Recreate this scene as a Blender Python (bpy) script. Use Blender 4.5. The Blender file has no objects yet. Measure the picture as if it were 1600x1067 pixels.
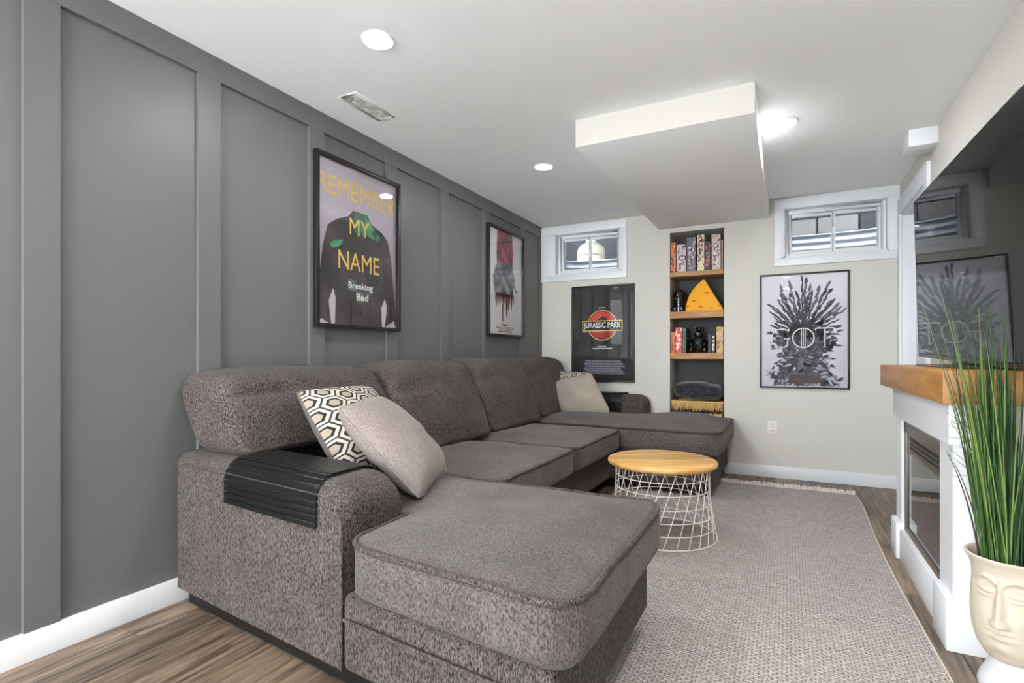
import bpy, bmesh, math, random
from mathutils import Vector, Matrix, noise
random.seed(7)
SC = bpy.context.scene
COL = SC.collection
PI = math.pi

# ------------------------------------------------------------------ camera
F_PX, W_PX, H_PX, HORIZON = 826.0, 1600.0, 1067.0, 557.0
YAW = math.radians(27.5)
cam_d = bpy.data.cameras.new('camera')
cam = bpy.data.objects.new('camera', cam_d)
COL.objects.link(cam)
cam.location = (0, 0, 1.0)
cam.rotation_euler = (PI / 2, 0, YAW)
cam_d.sensor_fit = 'HORIZONTAL'
cam_d.sensor_width = 36.0
cam_d.lens = 36.0 * F_PX / W_PX
cam_d.shift_y = (HORIZON - H_PX / 2) / W_PX
cam_d.clip_start = 0.02
SC.camera = cam

# ------------------------------------------------------------------ world, exposure
wd = bpy.data.worlds.new('sky')
SC.world = wd
wd.use_nodes = True
wd.node_tree.nodes['Background'].inputs[0].default_value = (0.92, 0.97, 1.0, 1)
wd.node_tree.nodes['Background'].inputs[1].default_value = 16.0
vs = SC.view_settings
vs.view_transform = 'Standard'
vs.look = 'None'
vs.gamma = 1.0
vs.use_curve_mapping = False
vs.exposure = 0.33
LAMP_W = 2.0           # watts of the bare chip in each ceiling downlight
LENS_L = 290.0         # radiance of its domed diffuser
LAMP_COL = (0.97, 0.985, 1.0)

# ------------------------------------------------------------------ helpers
def lin(c):
    c = c / 255.0
    return c / 12.92 if c <= 0.04045 else ((c + 0.055) / 1.055) ** 2.4
def RGB(r, g, b):
    return (lin(r), lin(g), lin(b), 1.0)

def new_mat(name):
    m = bpy.data.materials.new(name)
    m.use_nodes = True
    nt = m.node_tree
    return m, nt, nt.nodes['Principled BSDF']

def mat(name, col, rough=0.5, metal=0.0, ior=1.45, bump=0.0, bscale=60.0, vary=0.0, vscale=4.0, coat=0.0, sheen=0.0):
    m, nt, b = new_mat(name)
    b.inputs['Base Color'].default_value = col
    b.inputs['Roughness'].default_value = rough
    b.inputs['Metallic'].default_value = metal
    b.inputs['IOR'].default_value = ior
    if coat:
        b.inputs['Coat Weight'].default_value = coat
        b.inputs['Coat Roughness'].default_value = 0.05
    if sheen:
        b.inputs['Sheen Weight'].default_value = sheen
        b.inputs['Sheen Roughness'].default_value = 0.4
    if bump or vary:
        tc = nt.nodes.new('ShaderNodeTexCoord')
    if bump:
        n = nt.nodes.new('ShaderNodeTexNoise'); n.inputs['Scale'].default_value = bscale
        n.inputs['Detail'].default_value = 3
        bp = nt.nodes.new('ShaderNodeBump'); bp.inputs['Strength'].default_value = bump
        bp.inputs['Distance'].default_value = 0.004
        nt.links.new(tc.outputs['Object'], n.inputs['Vector'])
        nt.links.new(n.outputs['Fac'], bp.inputs['Height'])
        nt.links.new(bp.outputs['Normal'], b.inputs['Normal'])
    if vary:
        n2 = nt.nodes.new('ShaderNodeTexNoise'); n2.inputs['Scale'].default_value = vscale
        n2.inputs['Detail'].default_value = 4
        mx = nt.nodes.new('ShaderNodeMix'); mx.data_type = 'RGBA'
        mx.inputs[6].default_value = tuple(max(0, c * (1 - vary)) for c in col[:3]) + (1,)
        mx.inputs[7].default_value = tuple(min(1, c * (1 + vary)) for c in col[:3]) + (1,)
        nt.links.new(tc.outputs['Object'], n2.inputs['Vector'])
        nt.links.new(n2.outputs['Fac'], mx.inputs[0])
        nt.links.new(mx.outputs[2], b.inputs['Base Color'])
    return m

def ramp(nt, stops, interp='LINEAR'):
    r = nt.nodes.new('ShaderNodeValToRGB')
    r.color_ramp.interpolation = interp
    els = r.color_ramp.elements
    while len(els) < len(stops):
        els.new(0.5)
    for e, (p, c) in zip(els, stops):
        e.position = p; e.color = c
    return r

def fabric(name, dark, light, scale=(260, 260, 70), lo=0.36, hi=0.6, bump=0.5, sheen=0.06, rough=0.95, big=0.12):
    """woven / chenille upholstery: elongated flecks with soft larger mottling"""
    m, nt, b = new_mat(name)
    tc = nt.nodes.new('ShaderNodeTexCoord')
    mp = nt.nodes.new('ShaderNodeMapping'); mp.inputs['Scale'].default_value = scale
    n = nt.nodes.new('ShaderNodeTexNoise'); n.inputs['Scale'].default_value = 1.0
    n.inputs['Detail'].default_value = 3; n.inputs['Roughness'].default_value = 0.6
    nt.links.new(tc.outputs['Object'], mp.inputs['Vector'])
    nt.links.new(mp.outputs['Vector'], n.inputs['Vector'])
    rp = ramp(nt, [(lo, dark), (hi, light)])
    nt.links.new(n.outputs['Fac'], rp.inputs['Fac'])
    n2 = nt.nodes.new('ShaderNodeTexNoise'); n2.inputs['Scale'].default_value = 7.0; n2.inputs['Detail'].default_value = 3
    nt.links.new(tc.outputs['Object'], n2.inputs['Vector'])
    rp2 = ramp(nt, [(0.3, (1 - big,) * 3 + (1,)), (0.7, (1 + big,) * 3 + (1,))])
    nt.links.new(n2.outputs['Fac'], rp2.inputs['Fac'])
    mx = nt.nodes.new('ShaderNodeMix'); mx.data_type = 'RGBA'; mx.blend_type = 'MULTIPLY'; mx.inputs[0].default_value = 1
    nt.links.new(rp.outputs['Color'], mx.inputs[6]); nt.links.new(rp2.outputs['Color'], mx.inputs[7])
    nt.links.new(mx.outputs[2], b.inputs['Base Color'])
    bp = nt.nodes.new('ShaderNodeBump'); bp.inputs['Strength'].default_value = bump; bp.inputs['Distance'].default_value = 0.003
    nt.links.new(n.outputs['Fac'], bp.inputs['Height']); nt.links.new(bp.outputs['Normal'], b.inputs['Normal'])
    b.inputs['Roughness'].default_value = rough
    b.inputs['Sheen Weight'].default_value = sheen
    b.inputs['Sheen Roughness'].default_value = 0.5
    b.inputs['Specular IOR Level'].default_value = 0.15
    return m

def wood(name, dark, light, axis=1, scale=3.0, stretch=14.0, rough=0.5, rand=0.0, bump=0.12, rot=0.0, boards=0.0):
    """grain running along the given axis; rand = tone change from piece to piece"""
    m, nt, b = new_mat(name)
    tc = nt.nodes.new('ShaderNodeTexCoord')
    mp = nt.nodes.new('ShaderNodeMapping')
    s = [scale * stretch] * 3; s[axis] = scale
    mp.inputs['Scale'].default_value = s
    mr0 = nt.nodes.new('ShaderNodeMapping'); mr0.inputs['Rotation'].default_value = (0, 0, rot)
    nt.links.new(tc.outputs['Object'], mr0.inputs['Vector']); nt.links.new(mr0.outputs['Vector'], mp.inputs['Vector'])
    oi = nt.nodes.new('ShaderNodeObjectInfo')
    add = nt.nodes.new('ShaderNodeVectorMath'); add.operation = 'MULTIPLY_ADD'
    cmb = nt.nodes.new('ShaderNodeCombineXYZ')
    for i in range(3):
        nt.links.new(oi.outputs['Random'], cmb.inputs[i])
    add.inputs[1].default_value = (37, 51, 23)
    nt.links.new(cmb.outputs['Vector'], add.inputs[0])
    nt.links.new(mp.outputs['Vector'], add.inputs[2])
    n = nt.nodes.new('ShaderNodeTexNoise'); n.inputs['Scale'].default_value = 1.0
    n.inputs['Detail'].default_value = 6; n.inputs['Roughness'].default_value = 0.62; n.inputs['Distortion'].default_value = 0.6
    nt.links.new(add.outputs['Vector'], n.inputs['Vector'])
    rp = ramp(nt, [(0.32, dark), (0.68, light)])
    nt.links.new(n.outputs['Fac'], rp.inputs['Fac'])
    last = rp.outputs['Color']
    if boards:
        br = nt.nodes.new('ShaderNodeTexBrick'); br.inputs['Scale'].default_value = 1.0
        br.inputs['Brick Width'].default_value = boards * 5; br.inputs['Row Height'].default_value = boards; br.inputs['Mortar Size'].default_value = 0.0006
        br.inputs['Color1'].default_value = (0.74, 0.72, 0.68, 1); br.inputs['Color2'].default_value = (1.1, 1.1, 1.1, 1); br.inputs['Mortar'].default_value = (0.7, 0.66, 0.6, 1)
        nt.links.new(mr0.outputs['Vector'], br.inputs['Vector'])
        mb = nt.nodes.new('ShaderNodeMix'); mb.data_type = 'RGBA'; mb.blend_type = 'MULTIPLY'; mb.inputs[0].default_value = 1
        nt.links.new(last, mb.inputs[6]); nt.links.new(br.outputs['Color'], mb.inputs[7])
        last = mb.outputs[2]
    if rand:
        mr = nt.nodes.new('ShaderNodeMapRange')
        mr.inputs['To Min'].default_value = 1 - rand; mr.inputs['To Max'].default_value = 1 + rand
        nt.links.new(oi.outputs['Random'], mr.inputs['Value'])
        mx = nt.nodes.new('ShaderNodeMix'); mx.data_type = 'RGBA'; mx.blend_type = 'MULTIPLY'; mx.inputs[0].default_value = 1
        nt.links.new(last, mx.inputs[6]); nt.links.new(mr.outputs['Result'], mx.inputs[7])
        last = mx.outputs[2]
    nt.links.new(last, b.inputs['Base Color'])
    bp = nt.nodes.new('ShaderNodeBump'); bp.inputs['Strength'].default_value = bump; bp.inputs['Distance'].default_value = 0.002
    nt.links.new(n.outputs['Fac'], bp.inputs['Height']); nt.links.new(bp.outputs['Normal'], b.inputs['Normal'])
    b.inputs['Roughness'].default_value = rough
    return m

def glass_mat(name, tint=(1, 1, 1, 1), ior=1.5, rough=0.0):
    m = bpy.data.materials.new(name); m.use_nodes = True
    nt = m.node_tree; nt.nodes.clear()
    out = nt.nodes.new('ShaderNodeOutputMaterial')
    fr = nt.nodes.new('ShaderNodeFresnel'); fr.inputs['IOR'].default_value = ior
    tr = nt.nodes.new('ShaderNodeBsdfTransparent'); tr.inputs['Color'].default_value = tint
    gl = nt.nodes.new('ShaderNodeBsdfGlossy'); gl.inputs['Roughness'].default_value = rough
    mx = nt.nodes.new('ShaderNodeMixShader')
    # same reflectance on both faces of the thin sheet (no refraction inside it)
    geo = nt.nodes.new('ShaderNodeNewGeometry')
    sel = nt.nodes.new('ShaderNodeMix'); sel.data_type = 'FLOAT'
    sel.inputs[2].default_value = ior; sel.inputs[3].default_value = 1.0 / ior
    nt.links.new(geo.outputs['Backfacing'], sel.inputs[0]); nt.links.new(sel.outputs[0], fr.inputs['IOR'])
    nt.links.new(fr.outputs[0], mx.inputs[0]); nt.links.new(tr.outputs[0], mx.inputs[1])
    nt.links.new(gl.outputs[0], mx.inputs[2]); nt.links.new(mx.outputs[0], out.inputs['Surface'])
    return m

def emit_mat(name, col, strength):
    m, nt, b = new_mat(name)
    b.inputs['Base Color'].default_value = (0.9, 0.9, 0.9, 1)
    b.inputs['Emission Color'].default_value = col
    b.inputs['Emission Strength'].default_value = strength
    return m

def wloc(o):
    v = Vector((0, 0, 0))
    while o is not None:
        v = v + o.location; o = o.parent
    return v

def build(name, verts, faces, m, parent=None, smooth=False, center=None, mats=None, fmat=None):
    """one mesh object from world coordinates; its origin goes to the middle of its box"""
    vs_ = [Vector(v) for v in verts]
    if center is None:
        lo = Vector((min(v.x for v in vs_), min(v.y for v in vs_), min(v.z for v in vs_)))
        hi = Vector((max(v.x for v in vs_), max(v.y for v in vs_), max(v.z for v in vs_)))
        center = (lo + hi) / 2
    c = Vector(center)
    me = bpy.data.meshes.new(name)
    me.from_pydata([v - c for v in vs_], [], faces)
    if mats:
        for q in mats: me.materials.append(q)
        for p, i in zip(me.polygons, fmat): p.material_index = i
    else:
        me.materials.append(m)
    if smooth:
        me.polygons.foreach_set('use_smooth', [True] * len(me.polygons))
    me.update()
    o = bpy.data.objects.new(name, me)
    COL.objects.link(o)
    o.location = c - (wloc(parent) if parent else Vector((0, 0, 0)))
    o.parent = parent
    return o

def fix_normals(o):
    bm = bmesh.new(); bm.from_mesh(o.data)
    bmesh.ops.recalc_face_normals(bm, faces=bm.faces)
    bm.to_mesh(o.data); bm.free()
    return o

def bevel_obj(o, w, seg=2, ang=35, smooth=True):
    bm = bmesh.new(); bm.from_mesh(o.data)
    bmesh.ops.remove_doubles(bm, verts=bm.verts, dist=1e-5)
    bmesh.ops.recalc_face_normals(bm, faces=bm.faces)
    es = [e for e in bm.edges if len(e.link_faces) == 2 and e.calc_face_angle(0) > math.radians(ang)]
    bmesh.ops.bevel(bm, geom=es, offset=w, segments=seg, profile=0.5, affect='EDGES', clamp_overlap=True)
    bm.to_mesh(o.data); bm.free()
    if smooth:
        o.data.polygons.foreach_set('use_smooth', [True] * len(o.data.polygons))
        o.data.set_sharp_from_angle(angle=math.radians(40))
    return o

def boxvf(x0, x1, y0, y1, z0, z1):
    v = [(x0, y0, z0), (x1, y0, z0), (x1, y1, z0), (x0, y1, z0), (x0, y0, z1), (x1, y0, z1), (x1, y1, z1), (x0, y1, z1)]
    f = [(0, 3, 2, 1), (4, 5, 6, 7), (0, 1, 5, 4), (1, 2, 6, 5), (2, 3, 7, 6), (3, 0, 4, 7)]
    return v, f

def join_vf(parts):
    V, Fc = [], []
    for v, f in parts:
        k = len(V); V += list(v); Fc += [tuple(i + k for i in q) for q in f]
    return V, Fc

def box(name, x0, x1, y0, y1, z0, z1, m, parent=None, bev=0.0, seg=2):
    v, f = boxvf(min(x0, x1), max(x0, x1), min(y0, y1), max(y0, y1), min(z0, z1), max(z0, z1))
    o = build(name, v, f, m, parent)
    if bev: bevel_obj(o, bev, seg)
    return o

def boxes(name, lst, m, parent=None, bev=0.0):
    v, f = join_vf([boxvf(*b) for b in lst])
    o = build(name, v, f, m, parent)
    if bev: bevel_obj(o, bev)
    return o

def tube_vf(path, r, n=8, closed=False):
    P = [Vector(p) for p in path]
    V, Fc = [], []
    N = len(P)
    up = Vector((0, 0, 1))
    prev = None
    for i, p in enumerate(P):
        if closed: t = P[(i + 1) % N] - P[i - 1]
        else: t = P[min(i + 1, N - 1)] - P[max(i - 1, 0)]
        t.normalize()
        if prev is None:
            a = t.cross(up)
            if a.length < 1e-3: a = t.cross(Vector((1, 0, 0)))
        else:
            a = prev - t * prev.dot(t)
        a.normalize(); prev = a.copy()
        b = t.cross(a)
        rr = r[i] if isinstance(r, (list, tuple)) else r
        for k in range(n):
            an = 2 * PI * k / n
            V.append(p + (a * math.cos(an) + b * math.sin(an)) * rr)
    for i in range(N if closed else N - 1):
        j = (i + 1) % N
        for k in range(n):
            l = (k + 1) % n
            Fc.append((i * n + k, i * n + l, j * n + l, j * n + k))
    if not closed:
        Fc.append(tuple(reversed(range(n)))); Fc.append(tuple(range((N - 1) * n, N * n)))
    return V, Fc

def tube(name, path, r, m, parent=None, n=8, closed=False):
    v, f = tube_vf(path, r, n, closed)
    return fix_normals(build(name, v, f, m, parent, smooth=True))

def lathe_vf(profile, cx, cy, n=48, cap=True):
    V, Fc = [], []
    for (r, z) in profile:
        for k in range(n):
            a = 2 * PI * k / n
            V.append((cx + r * math.cos(a), cy + r * math.sin(a), z))
    for i in range(len(profile) - 1):
        for k in range(n):
            l = (k + 1) % n
            Fc.append((i * n + k, i * n + l, (i + 1) * n + l, (i + 1) * n + k))
    if cap:
        Fc.append(tuple(reversed(range(n)))); Fc.append(tuple(range((len(profile) - 1) * n, len(profile) * n)))
    return V, Fc

def lathe(name, profile, cx, cy, m, parent=None, n=48, cap=True):
    v, f = lathe_vf(profile, cx, cy, n, cap)
    o = fix_normals(build(name, v, f, m, parent, smooth=True))
    o.data.set_sharp_from_angle(angle=math.radians(50))
    return o

def rbox_vf(hx, hy, hz, r, n=6, ne=4):
    """rounded box centred on 0, gridded so it can be bent"""
    def axis(h):
        e = [-h + r * k / ne for k in range(ne + 1)]
        mid = [(-h + r) + (2 * h - 2 * r) * k / n for k in range(1, n)]
        return e + mid + [-x for x in reversed(e)]
    ax = [axis(hx), axis(hy), axis(hz)]
    H = (hx, hy, hz)
    V, idx, Fc = [], {}, []
    def put(q):
        inner = [max(-H[i] + r, min(H[i] - r, q[i])) for i in range(3)]
        d = Vector([q[i] - inner[i] for i in range(3)])
        if d.length > 1e-9: d.normalize()
        p = Vector(inner) + d * r
        key = (round(p.x, 5), round(p.y, 5), round(p.z, 5))
        if key not in idx:
            idx[key] = len(V); V.append(p)
        return idx[key]
    for a in range(3):
        b, c = (a + 1) % 3, (a + 2) % 3
        for s in (-1, 1):
            for i in range(len(ax[b]) - 1):
                for j in range(len(ax[c]) - 1):
                    q = []
                    for (u, v) in ((i, j), (i + 1, j), (i + 1, j + 1), (i, j + 1)):
                        p = [0, 0, 0]; p[a] = s * H[a]; p[b] = ax[b][u]; p[c] = ax[c][v]
                        q.append(put(p))
                    if s < 0: q.reverse()
                    q2 = []
                    for k in q:
                        if k not in q2: q2.append(k)
                    if len(q2) > 2: Fc.append(tuple(q2))
    return V, Fc

def empty(name, loc):
    o = bpy.data.objects.new(name, None)
    COL.objects.link(o)
    o.location = loc
    o.empty_display_size = 0.1
    return o

def tag(o, label=None, cat=None, group=None, kind=None):
    if label: o['label'] = label
    if cat: o['category'] = cat
    if group: o['group'] = group
    if kind: o['kind'] = kind
    return o

def fbm(p, s, seed=0.0):
    return noise.noise(Vector((p[0] * s + seed, p[1] * s + seed * 1.7, p[2] * s - seed)))

# ------------------------------------------------------------------ materials
M = {}
M['white_trim'] = mat('white_trim_paint', RGB(224, 226, 229), 0.35)
M['wall'] = mat('warm_white_wall_paint', RGB(205, 202, 194), 0.7, bump=0.05, bscale=300)
M['ceiling'] = mat('ceiling_paint', RGB(246, 247, 248), 0.8, bump=0.04, bscale=250)
M['dark_wall'] = mat('charcoal_wall_paint', RGB(101, 101, 101), 0.44, bump=0.10, bscale=220)
M['niche'] = mat('niche_dark_paint', RGB(72, 74, 73), 0.7)
M['plank'] = wood('vinyl_plank', RGB(56, 44, 36), RGB(150, 128, 108), axis=1, scale=3.0, stretch=16, rough=0.45, rand=0.25)
M['shelf_wood'] = wood('shelf_oak', RGB(150, 106, 62), RGB(196, 150, 96), axis=0, scale=5, stretch=14, rough=0.5)
M['mantel_wood'] = wood('mantel_oak', RGB(148, 98, 46), RGB(184, 134, 74), axis=1, scale=2.5, stretch=12, rough=0.45)
M['table_wood'] = wood('tabletop_birch', RGB(194, 140, 72), RGB(236, 194, 126), axis=0, scale=2.2, stretch=9, rough=0.4, rot=math.radians(-35), boards=0.055)
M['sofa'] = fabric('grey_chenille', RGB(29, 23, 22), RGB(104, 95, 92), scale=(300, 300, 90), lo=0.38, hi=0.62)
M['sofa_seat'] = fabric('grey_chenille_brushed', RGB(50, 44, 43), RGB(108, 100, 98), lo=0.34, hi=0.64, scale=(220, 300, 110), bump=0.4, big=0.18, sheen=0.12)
M['beige_fabric'] = fabric('beige_chenille', RGB(118, 107, 102), RGB(156, 146, 140), scale=(160, 300, 300), bump=0.35, big=0.05)
M['taupe_fabric'] = fabric('taupe_cushion_fabric', RGB(134, 123, 113), RGB(168, 157, 147), scale=(300, 300, 300), bump=0.25, big=0.05)
M['grey_back_fabric'] = fabric('pillow_back_fabric', RGB(74, 66, 64), RGB(118, 108, 106), scale=(250, 250, 250))
M['dark_trim'] = mat('dark_zip_tape', RGB(52, 42, 38), 0.8)
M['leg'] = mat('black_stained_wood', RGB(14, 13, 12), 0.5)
M['tray'] = mat('black_stained_bamboo', RGB(14, 14, 14), 0.38, bump=0.06, bscale=90)
M['wire'] = mat('white_powder_coated_wire', RGB(236, 230, 222), 0.4)
M['black_frame'] = mat('black_frame_wood', RGB(26, 25, 25), 0.4)
M['mat_white'] = mat('white_paper', RGB(236, 234, 236), 0.7)
M['black_plastic'] = mat('black_gloss_plastic', RGB(14, 14, 15), 0.15)
M['black_gloss'] = mat('black_gloss_ceramic', RGB(12, 12, 13), 0.08, coat=0.6)
M['screen'] = mat('tv_screen_glass', RGB(10, 10, 11), 0.03, ior=1.12)
M['tv_bezel'] = mat('tv_bronze_bezel', RGB(70, 56, 52), 0.35, metal=0.6)
M['fire_frame'] = mat('fireplace_bronze_frame', RGB(112, 102, 94), 0.4, metal=0.35)
M['fire_glass'] = mat('fireplace_dark_glass', RGB(60, 58, 58), 0.02, metal=0.9)
M['fire_black'] = mat('fireplace_vent_black', RGB(20, 16, 15), 0.5)
M['pot'] = mat('cream_ceramic', RGB(204, 191, 172), 0.45, bump=0.03, bscale=200)
M['pot_foot'] = mat('white_ceramic', RGB(206, 207, 210), 0.4)
M['soil'] = mat('dark_soil', RGB(50, 40, 32), 0.95, bump=0.8, bscale=120)
M['grass_a'] = mat('blade_dark_green', RGB(36, 62, 32), 0.5)
M['grass_b'] = mat('blade_mid_green', RGB(58, 92, 40), 0.5)
M['grass_c'] = mat('blade_pale_green', RGB(108, 130, 66), 0.5)
M['twig'] = mat('brown_twig', RGB(72, 54, 40), 0.8)
M['vinyl'] = mat('white_vinyl', RGB(232, 234, 238), 0.35)
M['glass'] = glass_mat('window_glass', (0.96, 0.98, 1, 1))
M['picture_glass'] = glass_mat('picture_glass', (0.97, 0.97, 0.97, 1), ior=1.36)
M['steel'] = mat('galvanised_steel', RGB(150, 155, 162), 0.45, metal=0.3, vary=0.15, vscale=9)
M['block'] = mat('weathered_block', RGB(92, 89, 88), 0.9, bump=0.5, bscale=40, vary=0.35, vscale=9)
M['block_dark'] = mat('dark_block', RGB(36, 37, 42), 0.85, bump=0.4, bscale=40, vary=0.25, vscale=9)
M['mortar'] = mat('dark_mortar', RGB(38, 38, 42), 0.95)
M['gravel'] = mat('well_gravel', RGB(128, 124, 116), 0.95, bump=1.0, bscale=60, vary=0.3, vscale=30)
M['white_tank'] = mat('white_enamel', RGB(132, 128, 116), 0.45)
M['grey_mark'] = mat('grey_print', RGB(84, 78, 62), 0.7)
M['bark'] = mat('grey_bark', RGB(108, 104, 100), 0.95, bump=0.8, bscale=25, vary=0.3, vscale=10)
M['cheese'] = mat('yellow_foam', RGB(238, 168, 34), 0.7, bump=0.05, bscale=90)
M['cheese_hole'] = mat('orange_foam_hollow', RGB(190, 112, 18), 0.8)
M['wicker'] = mat('straw_fibre', RGB(214, 178, 116), 0.8, vary=0.25, vscale=30)
M['gap_shade'] = mat('basket_shadow_gap', RGB(48, 36, 24), 0.9)
M['fur'] = fabric('charcoal_faux_fur', RGB(14, 14, 17), RGB(62, 64, 72), scale=(90, 90, 90), bump=1.0, sheen=0.5, big=0.4)
M['outlet'] = mat('outlet_plastic', RGB(226, 222, 218), 0.35)
M['outlet_dark'] = mat('outlet_slot', RGB(60, 58, 58), 0.5)
M['vent'] = mat('vent_enamel', RGB(226, 226, 226), 0.4)
M['vent_dark'] = mat('vent_duct_dark', RGB(60, 58, 56), 0.8)

# rug weave
def rug_mat():
    m, nt, b = new_mat('rug_weave')
    tc = nt.nodes.new('ShaderNodeTexCoord')
    mp = nt.nodes.new('ShaderNodeMapping'); mp.inputs['Rotation'].default_value = (0, 0, math.radians(0))
    mp.inputs['Scale'].default_value = (1, 1, 1)
    nt.links.new(tc.outputs['Object'], mp.inputs['Vector'])
    br = nt.nodes.new('ShaderNodeTexBrick')
    br.inputs['Scale'].default_value = 1.0
    br.inputs['Brick Width'].default_value = 0.026; br.inputs['Row Height'].default_value = 0.012
    br.inputs['Mortar Size'].default_value = 0.0022; br.inputs['Mortar Smooth'].default_value = 0.6
    br.inputs['Color1'].default_value = RGB(202, 194, 188); br.inputs['Color2'].default_value = RGB(182, 173, 168)
    br.inputs['Mortar'].default_value = RGB(120, 108, 108)
    nz = nt.nodes.new('ShaderNodeTexNoise'); nz.inputs['Scale'].default_value = 60
    vm = nt.nodes.new('ShaderNodeVectorMath'); vm.operation = 'MULTIPLY_ADD'
    vm.inputs[1].default_value = (0.012, 0.012, 0.0)
    nt.links.new(tc.outputs['Object'], nz.inputs['Vector'])
    nt.links.new(nz.outputs['Color'], vm.inputs[0]); nt.links.new(mp.outputs['Vector'], vm.inputs[2])
    nt.links.new(vm.outputs['Vector'], br.inputs['Vector'])
    nf = nt.nodes.new('ShaderNodeTexNoise'); nf.inputs['Scale'].default_value = 420; nf.inputs['Detail'].default_value = 2
    nt.links.new(tc.outputs['Object'], nf.inputs['Vector'])
    rp = ramp(nt, [(0.3, (0.78, 0.77, 0.77, 1)), (0.7, (1.12, 1.12, 1.12, 1))])
    nt.links.new(nf.outputs['Fac'], rp.inputs['Fac'])
    mx = nt.nodes.new('ShaderNodeMix'); mx.data_type = 'RGBA'; mx.blend_type = 'MULTIPLY'; mx.inputs[0].default_value = 1
    nt.links.new(br.outputs['Color'], mx.inputs[6]); nt.links.new(rp.outputs['Color'], mx.inputs[7])
    nt.links.new(mx.outputs[2], b.inputs['Base Color'])
    bp = nt.nodes.new('ShaderNodeBump'); bp.invert = True
    bp.inputs['Strength'].default_value = 0.6; bp.inputs['Distance'].default_value = 0.004
    nt.links.new(br.outputs['Fac'], bp.inputs['Height']); nt.links.new(bp.outputs['Normal'], b.inputs['Normal'])
    b.inputs['Roughness'].default_value = 0.95; b.inputs['Specular IOR Level'].default_value = 0.1
    return m
M['rug'] = rug_mat()
M['fringe'] = mat('rug_fringe_cotton', RGB(206, 196, 188), 0.9)
M['rug_edge'] = mat('rug_binding', RGB(206, 196, 178), 0.9)

def hex_mat():
    """printed lattice of tall hexagons: taupe centres, dark outlines, off-white bands"""
    m, nt, b = new_mat('hexagon_print')
    tc = nt.nodes.new('ShaderNodeTexCoord')
    N = nt.nodes.new; Lk = nt.links.new
    uv = tc.outputs['UV']
    def vm(op, a, bb=None, c=None):
        n = N('ShaderNodeVectorMath'); n.operation = op
        for i, s in enumerate((a, bb, c)):
            if s is None: continue
            if isinstance(s, tuple): n.inputs[i].default_value = s
            else: Lk(s, n.inputs[i])
        return n
    R = (1.0, 1.732, 1.0); Hh = (0.5, 0.866, 0.5)
    su = N('ShaderNodeSeparateXYZ'); Lk(uv, su.inputs[0])
    cu = N('ShaderNodeCombineXYZ'); Lk(su.outputs['Y'], cu.inputs['X']); Lk(su.outputs['X'], cu.inputs['Y'])
    p = vm('MULTIPLY', cu.outputs[0], (6.1, 4.4, 0)).outputs[0]
    a = vm('SUBTRACT', vm('MODULO', vm('ADD', p, (R[0] * 20, R[1] * 20, 0)).outputs[0], R).outputs[0], Hh).outputs[0]
    bq = vm('SUBTRACT', vm('MODULO', vm('ADD', p, (R[0] * 20 + 0.5, R[1] * 20 + 0.866, 0)).outputs[0], R).outputs[0], Hh).outputs[0]
    a2 = vm('MULTIPLY', a, (1, 1, 0)).outputs[0]; b2 = vm('MULTIPLY', bq, (1, 1, 0)).outputs[0]
    def hd(v):
        ab = vm('ABSOLUTE', v).outputs[0]
        sx = N('ShaderNodeSeparateXYZ'); Lk(ab, sx.inputs[0])
        dt = vm('DOT_PRODUCT', ab, (0.5, 0.866, 0)).outputs['Value']
        mxn = N('ShaderNodeMath'); mxn.operation = 'MAXIMUM'
        Lk(sx.outputs['X'], mxn.inputs[0]); Lk(dt, mxn.inputs[1])
        return mxn.outputs[0]
    mn = N('ShaderNodeMath'); mn.operation = 'MINIMUM'
    Lk(hd(a2), mn.inputs[0]); Lk(hd(b2), mn.inputs[1])
    rp = ramp(nt, [(0.0, RGB(156, 144, 130)), (0.22, RGB(46, 40, 36)), (0.325, RGB(190, 184, 174)), (0.455, RGB(62, 55, 50))], 'CONSTANT')
    Lk(mn.outputs[0], rp.inputs['Fac'])
    Lk(rp.outputs['Color'], b.inputs['Base Color'])
    b.inputs['Roughness'].default_value = 0.9
    b.inputs['Specular IOR Level'].default_value = 0.15
    return m
M['hex'] = hex_mat()

# ------------------------------------------------------------------ room shell
LW, RW, BW, CH, FRONT = -2.215, 0.755, 4.88, 2.30, -2.2

def wall_holes(a0, a1, z0, z1, holes):
    """boxes (a0,a1,z0,z1) that cover a wall except its holes"""
    As = sorted({a0, a1, *[h[0] for h in holes], *[h[1] for h in holes]})
    Zs = sorted({z0, z1, *[h[2] for h in holes], *[h[3] for h in holes]})
    out = []
    for i in range(len(As) - 1):
        for j in range(len(Zs) - 1):
            ca, cz = (As[i] + As[i + 1]) / 2, (Zs[j] + Zs[j + 1]) / 2
            if any(h[0] < ca < h[1] and h[2] < cz < h[3] for h in holes): continue
            out.append((As[i], As[i + 1], Zs[j], Zs[j + 1]))
    return out

# floor with planks
floor = tag(box('floor', LW - 0.1, RW + 1.2, FRONT, 5.25, -0.12, -0.012, M['mortar']), kind='structure')
PW, PL = 0.152, 1.22
row = 0
x = LW
pl_mesh = {}
while x < RW + 0.35:
    y = FRONT - random.uniform(0, PL)
    while y < BW + 0.02:
        y0, y1 = max(y, FRONT), min(y + PL, BW)
        if y1 - y0 > 0.05:
            x1 = x + PW
            ln = round(y1 - y0, 3)
            if ln not in pl_mesh:
                o = box('plank', x + 0.0006, x1 - 0.0006, y0 + 0.0006, y1 - 0.0006, -0.0119, 0, M['plank'], floor, 0.0012, 1)
                pl_mesh[ln] = o.data
            else:
                o = bpy.data.objects.new('plank', pl_mesh[ln]); COL.objects.link(o)
                o.location = Vector((x + PW / 2, (y0 + y1) / 2, -0.00595)) - wloc(floor); o.parent = floor
        y += PL
    x += PW
    row += 1

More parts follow.
